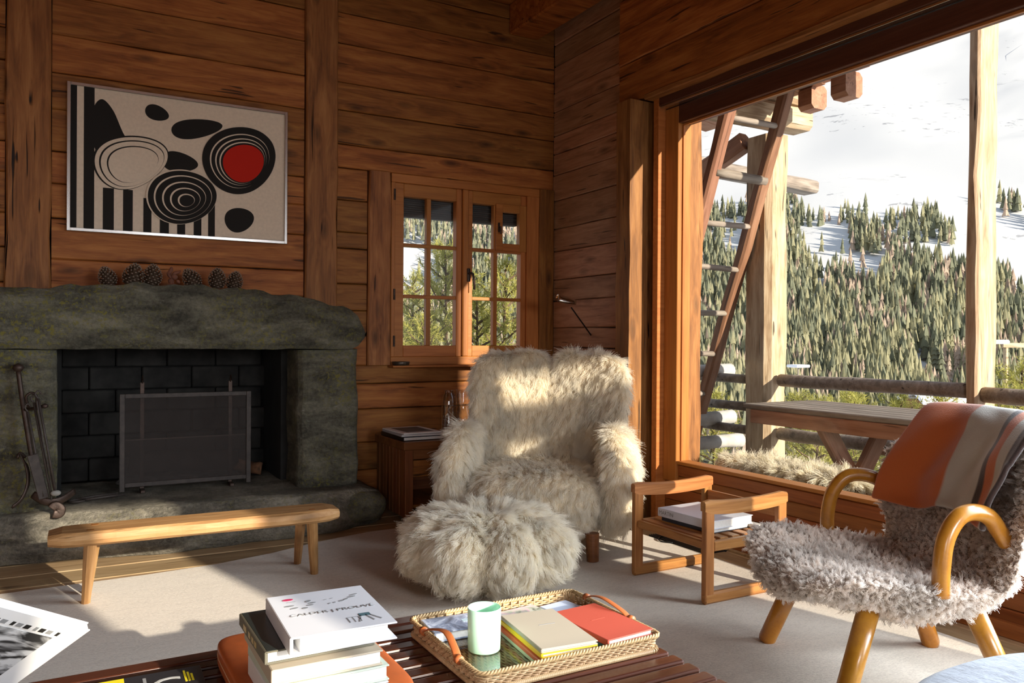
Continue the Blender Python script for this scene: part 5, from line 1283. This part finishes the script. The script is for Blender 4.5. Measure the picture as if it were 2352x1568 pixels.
for _ in range(60000):
    px = rr.uniform(-500, 3900); py = rr.uniform(380, 1060)
    if 1240 < px < 1540: continue
    if px > 2420 and rr.random() < .5: continue
    if px < 860 and rr.random() < .7: continue
    tl = np.interp(px, [q[0] for q in TL], [q[1] for q in TL])
    ok = py > tl
    dens = 1.
    if ok:
        for P in CLEAR:
            cx_, cy_ = sum(q[0] for q in P) / len(P), sum(q[1] for q in P) / len(P)
            if inpoly(cx_ + (px - cx_) / 1.5, cy_ + (py - 14 - cy_) / 1.5, P): ok = rr.random() < .03
        nn = noise.noise(Vector((px * .013, py * .016, 3))) + .5 * noise.noise(Vector((px * .04, py * .05, 8)))
        if nn > .40: ok = ok and rr.random() < .04
    else:
        ok = any(inpoly(px, py, P) for P in GROVE) and rr.random() < .8 or (py > tl - 25 and rr.random() < .05) or (py > 500 and rr.random() < .004)
    if not ok: continue
    if py < 640 and rr.random() < .25: continue
    v = (784 - py) / FOCAL; cand.append((px, py, v, hillD(px, v)))
cand.sort(key=lambda c: c[3]); print('forest', len(cand))
Vs, Fs, Ms = [], [], []; off = 0; nsing = 0
frame_near = []
for i, (px, py, v, D) in enumerate(cand):
    kd = rr.random(); nz = noise.noise(Vector((px * .010, py * .010, 20)))
    kind = 2 if (nz > .12 and kd < .55) or kd < .08 else (1 if kd < .55 + (py - 700) * .001 else 0)
    h = rr.uniform(16, 27) * (1 if kind != 2 else .85); p = polar(px, v, D); p.z -= .8
    if nsing < 296 and all((p.x - q[0]) ** 2 + (p.y - q[1]) ** 2 > 30 for q in frame_near) and 1590 < px < 2352 and py < 925 and py > 700 and rr.random() < .75:
        if nsing < 3: kind = nsing
        lb = ('dark green spruce in the forest across the valley', 'olive green spruce in the forest across the valley', 'leafless brown larch in the forest across the valley')[kind]
        o_ = bpy.data.objects.new(('spruce_tree', 'spruce_tree', 'larch_tree')[kind], tree_me[kind]); COL.objects.link(o_); o_.location = p; s_ = h; o_.scale = (s_, s_, s_); o_.rotation_euler = (0, 0, rr.uniform(0, 6)); frame_near.append((p.x, p.y))
        tag(o_, lb, 'tree', ('dark spruces across the valley', 'olive spruces across the valley', 'bare larches across the valley')[kind]); nsing += 1; continue
    V, Fc = far_v[kind]; a = rr.uniform(0, 6); c, s = math.cos(a), math.sin(a)
    Q = np.empty_like(V); Q[:, 0] = (V[:, 0] * c - V[:, 1] * s) * h + p.x; Q[:, 1] = (V[:, 0] * s + V[:, 1] * c) * h + p.y; Q[:, 2] = V[:, 2] * h + p.z
    Vs.append(Q); Fs.append(Fc + off); Ms.append(np.full(len(Fc), kind)); off += len(V)
me = bpy.data.meshes.new('forest'); me.from_pydata(np.concatenate(Vs).tolist(), [], np.concatenate(Fs).tolist())
for m in TM: me.materials.append(m)
me.polygons.foreach_set('material_index', np.concatenate(Ms).astype(np.int32))
fo = bpy.data.objects.new('forest', me); COL.objects.link(fo); tag(fo, 'dense mixed conifer forest covering the far mountain slopes', 'forest', kind='stuff')

# nearby pines with needles
def pine_mesh(h, nb, seed, spread=.42, tufts=9, needles=14, nl=.075):
    r = np.random.default_rng(seed); V = []; Fc = []
    wood_bm = tube(bmesh.new(), [(0, 0, 0), (.02, .01, h * .5), (0, 0, h * .97)], [.045, .028, .006], 6)
    for i in range(nb):
        f = (i + .5) / nb; z = h * (.10 + .88 * f); a = i * 2.4 + r.uniform(-.3, .3); L = spread * h * (1 - f) ** .8 * r.uniform(.7, 1.1) + .08
        d = np.array([math.cos(a), math.sin(a), .15 + .5 * f]); p0 = np.array([0, 0, z]); pe = p0 + d * L + np.array([0, 0, .15 * L])
        tube(wood_bm, [Vector(p0), Vector(p0 + d * L * .55), Vector(pe)], [.014, .008, .003], 4, False)
        for k in range(tufts):
            t_ = .22 + .78 * k / (tufts - 1); c = p0 + d * L * t_ + np.array([0, 0, .15 * L * t_ * t_]) + r.normal(0, .035, 3)
            ax = d / np.linalg.norm(d) + np.array([0, 0, .5]) + r.normal(0, .25, 3); ax /= np.linalg.norm(ax)
            for q in range(needles):
                nd = ax * r.uniform(.3, 1) + r.normal(0, .55, 3); nd /= np.linalg.norm(nd); w = np.cross(nd, r.normal(0, 1, 3)); w /= np.linalg.norm(w) + 1e-6; w *= .0042
                b0 = c + ax * r.uniform(-.05, .06); n0 = len(V); V += [b0 - w, b0 + w, b0 + nd * nl * r.uniform(.7, 1.3)]; Fc.append((n0, n0 + 1, n0 + 2))
    me = bpy.data.meshes.new('needles'); me.from_pydata([tuple(map(float, v)) for v in V], [], Fc)
    wm = bpy.data.meshes.new('trunk'); wood_bm.to_mesh(wm); wood_bm.free(); return me, wm
def needlemat(name, c):
    m, t, b, o = newmat(name); t.nodes.remove(b); v = coords(t); f = noise_(t, v, 3, 2)
    cc = mixc(t, f, tuple(x * .6 for x in c), tuple(x * 1.3 for x in c)); d = N(t, 'ShaderNodeBsdfDiffuse'); tr = N(t, 'ShaderNodeBsdfTranslucent'); mx = N(t, 'ShaderNodeMixShader'); mx.inputs[0].default_value = .4
    t.links.new(cc, d.inputs[0]); t.links.new(cc, tr.inputs[0]); t.links.new(d.outputs[0], mx.inputs[1]); t.links.new(tr.outputs[0], mx.inputs[2]); t.links.new(mx.outputs[0], o.inputs[0]); return m
NM = needlemat('yellow_green_needles', (.44, .42, .12)); BARK = plain('pine_bark', (.12, .08, .05), .9)
PV = [pine_mesh(3.6, 60, 1, .30, 10, 16), pine_mesh(2.3, 44, 2, .42, 9, 16), pine_mesh(3.0, 52, 3, .34, 10, 15)]
for a, b_ in PV: a.materials.append(NM); b_.materials.append(BARK)
def pine(px, ptop, D, kind, label, sc=1., group='young pines around the house'):
    me, wm = PV[kind]; h = (3.6, 2.3, 3.0)[kind] * sc; lat = (px - 1176) / FOCAL; dirv = Vector((math.sin(YAW) + lat * math.cos(YAW), math.cos(YAW) - lat * math.sin(YAW), 0))
    p = dirv * D; zt = EYE + (785 - ptop) / FOCAL * D
    t_ = thing('pine_tree', label, 'tree', (p.x, p.y, zt - h), px * .7, group); t_.scale = (sc,) * 3
    obj('needles', me, None, t_); obj('trunk', wm, None, t_)
pine(1022, 568, 9.0, 0, 'tall slender young pine seen through the middle of the small window', 1.15)
pine(948, 640, 10.5, 2, 'young pine at the left edge of the small window', 1.05)
pine(1095, 690, 8.2, 1, 'yellowish bushy pine seen low in the right sash of the small window', 1.1)
pine(1160, 610, 9.2, 2, 'pale feathery pine seen through the right sash of the small window', 1.2)
pine(975, 745, 7.8, 1, 'low pine bush across the bottom of the left sash', 1.)
lbs = ['small pine top just right of the thick porch post, above the table', 'low pine top above the left end of the picnic table', 'second pine top to the right above the picnic table', 'thin yellow pine tip rising above the middle of the picnic table', 'broad pine bush above the picnic table, left of the blanket', 'pine bush directly left of the right porch post', 'pine bush right of the right porch post', 'tall pine at the right edge of the big window', 'pine bush seen under the table beside the crossed legs', 'pine bush low behind the railing by the ladder']
for lb, (px, py, D, k, s_) in zip(lbs, ((1835, 915, 11, 1, 1), (1885, 925, 9.5, 1, 1.), (1950, 900, 12, 2, .9), (1965, 918, 9, 1, .9), (2070, 915, 10, 1, 1.1), (2165, 905, 9, 1, 1.), (2300, 900, 8, 1, 1.1), (2348, 840, 9, 2, 1.1), (1880, 965, 8.0, 1, .9), (1640, 915, 8.5, 1, .9))):
    pine(px, py, D, k, lb, s_)

# neighbouring bits in the valley: chalet roof, small mast, wooden arm
c = polar(2160, -.058, 95); ch = thing('chalet', 'snow-roofed chalet between the trees, just left of the right porch post', 'building', (c.x, c.y, c.z - 3.6), -.5)
obj('walls', box(-2.6, 2.6, -2, 2, 0, 3.0, .05), DARKW, ch); M_ = bmesh.new()
loft(M_, [[Vector((x, y, z)) for y, z in ((-2.7, 2.7), (0, 4.1), (2.7, 2.7), (2.7, 3.1), (0, 4.6), (-2.7, 3.1))] for x in (-3.2, 3.2)]); obj('snow_roof', M_, SNOW, ch)
for k in range(3): obj('window', box(-1.8 + 1.4 * k, -1.1 + 1.4 * k, -2.06, -2.0, 1.2, 2.2, .01), BLACKM, ch)
c = polar(1834, -.031, 120); mst = thing('mast', 'thin mast with a small snowy platform in front of the forest', 'mast', (c.x, c.y, c.z - 5))
obj('pole', tube(bmesh.new(), [(0, 0, 0), (0, 0, 5)], .10, 8), GREYW, mst); obj('platform', box(-1.3, 1.3, -1, 1, 4.9, 5.3, .1), SNOW, mst)
c = polar(2310, -.045, 16); wa = thing('wooden_arm', 'orange-brown wooden post with a horizontal arm right of the right porch post', 'post', (c.x, c.y, c.z - 1.2)); 
obj('pole', box(-.03, .03, -.03, .03, 0, 1.82, .005), HONEYOUT, wa); ax_ = Vector((math.cos(YAW), -math.sin(YAW), 0))
o_ = obj('arm', box(-.06, .8, -.03, .03, 1.82, 1.90, .005), HONEYOUT, wa, (0, 0, 0), (0, 0, -YAW)); obj('snow_cap', box(-.28, .05, -.05, .05, 1.88, 1.95, .02), SNOW, wa, (0, 0, 0), (0, 0, -YAW))
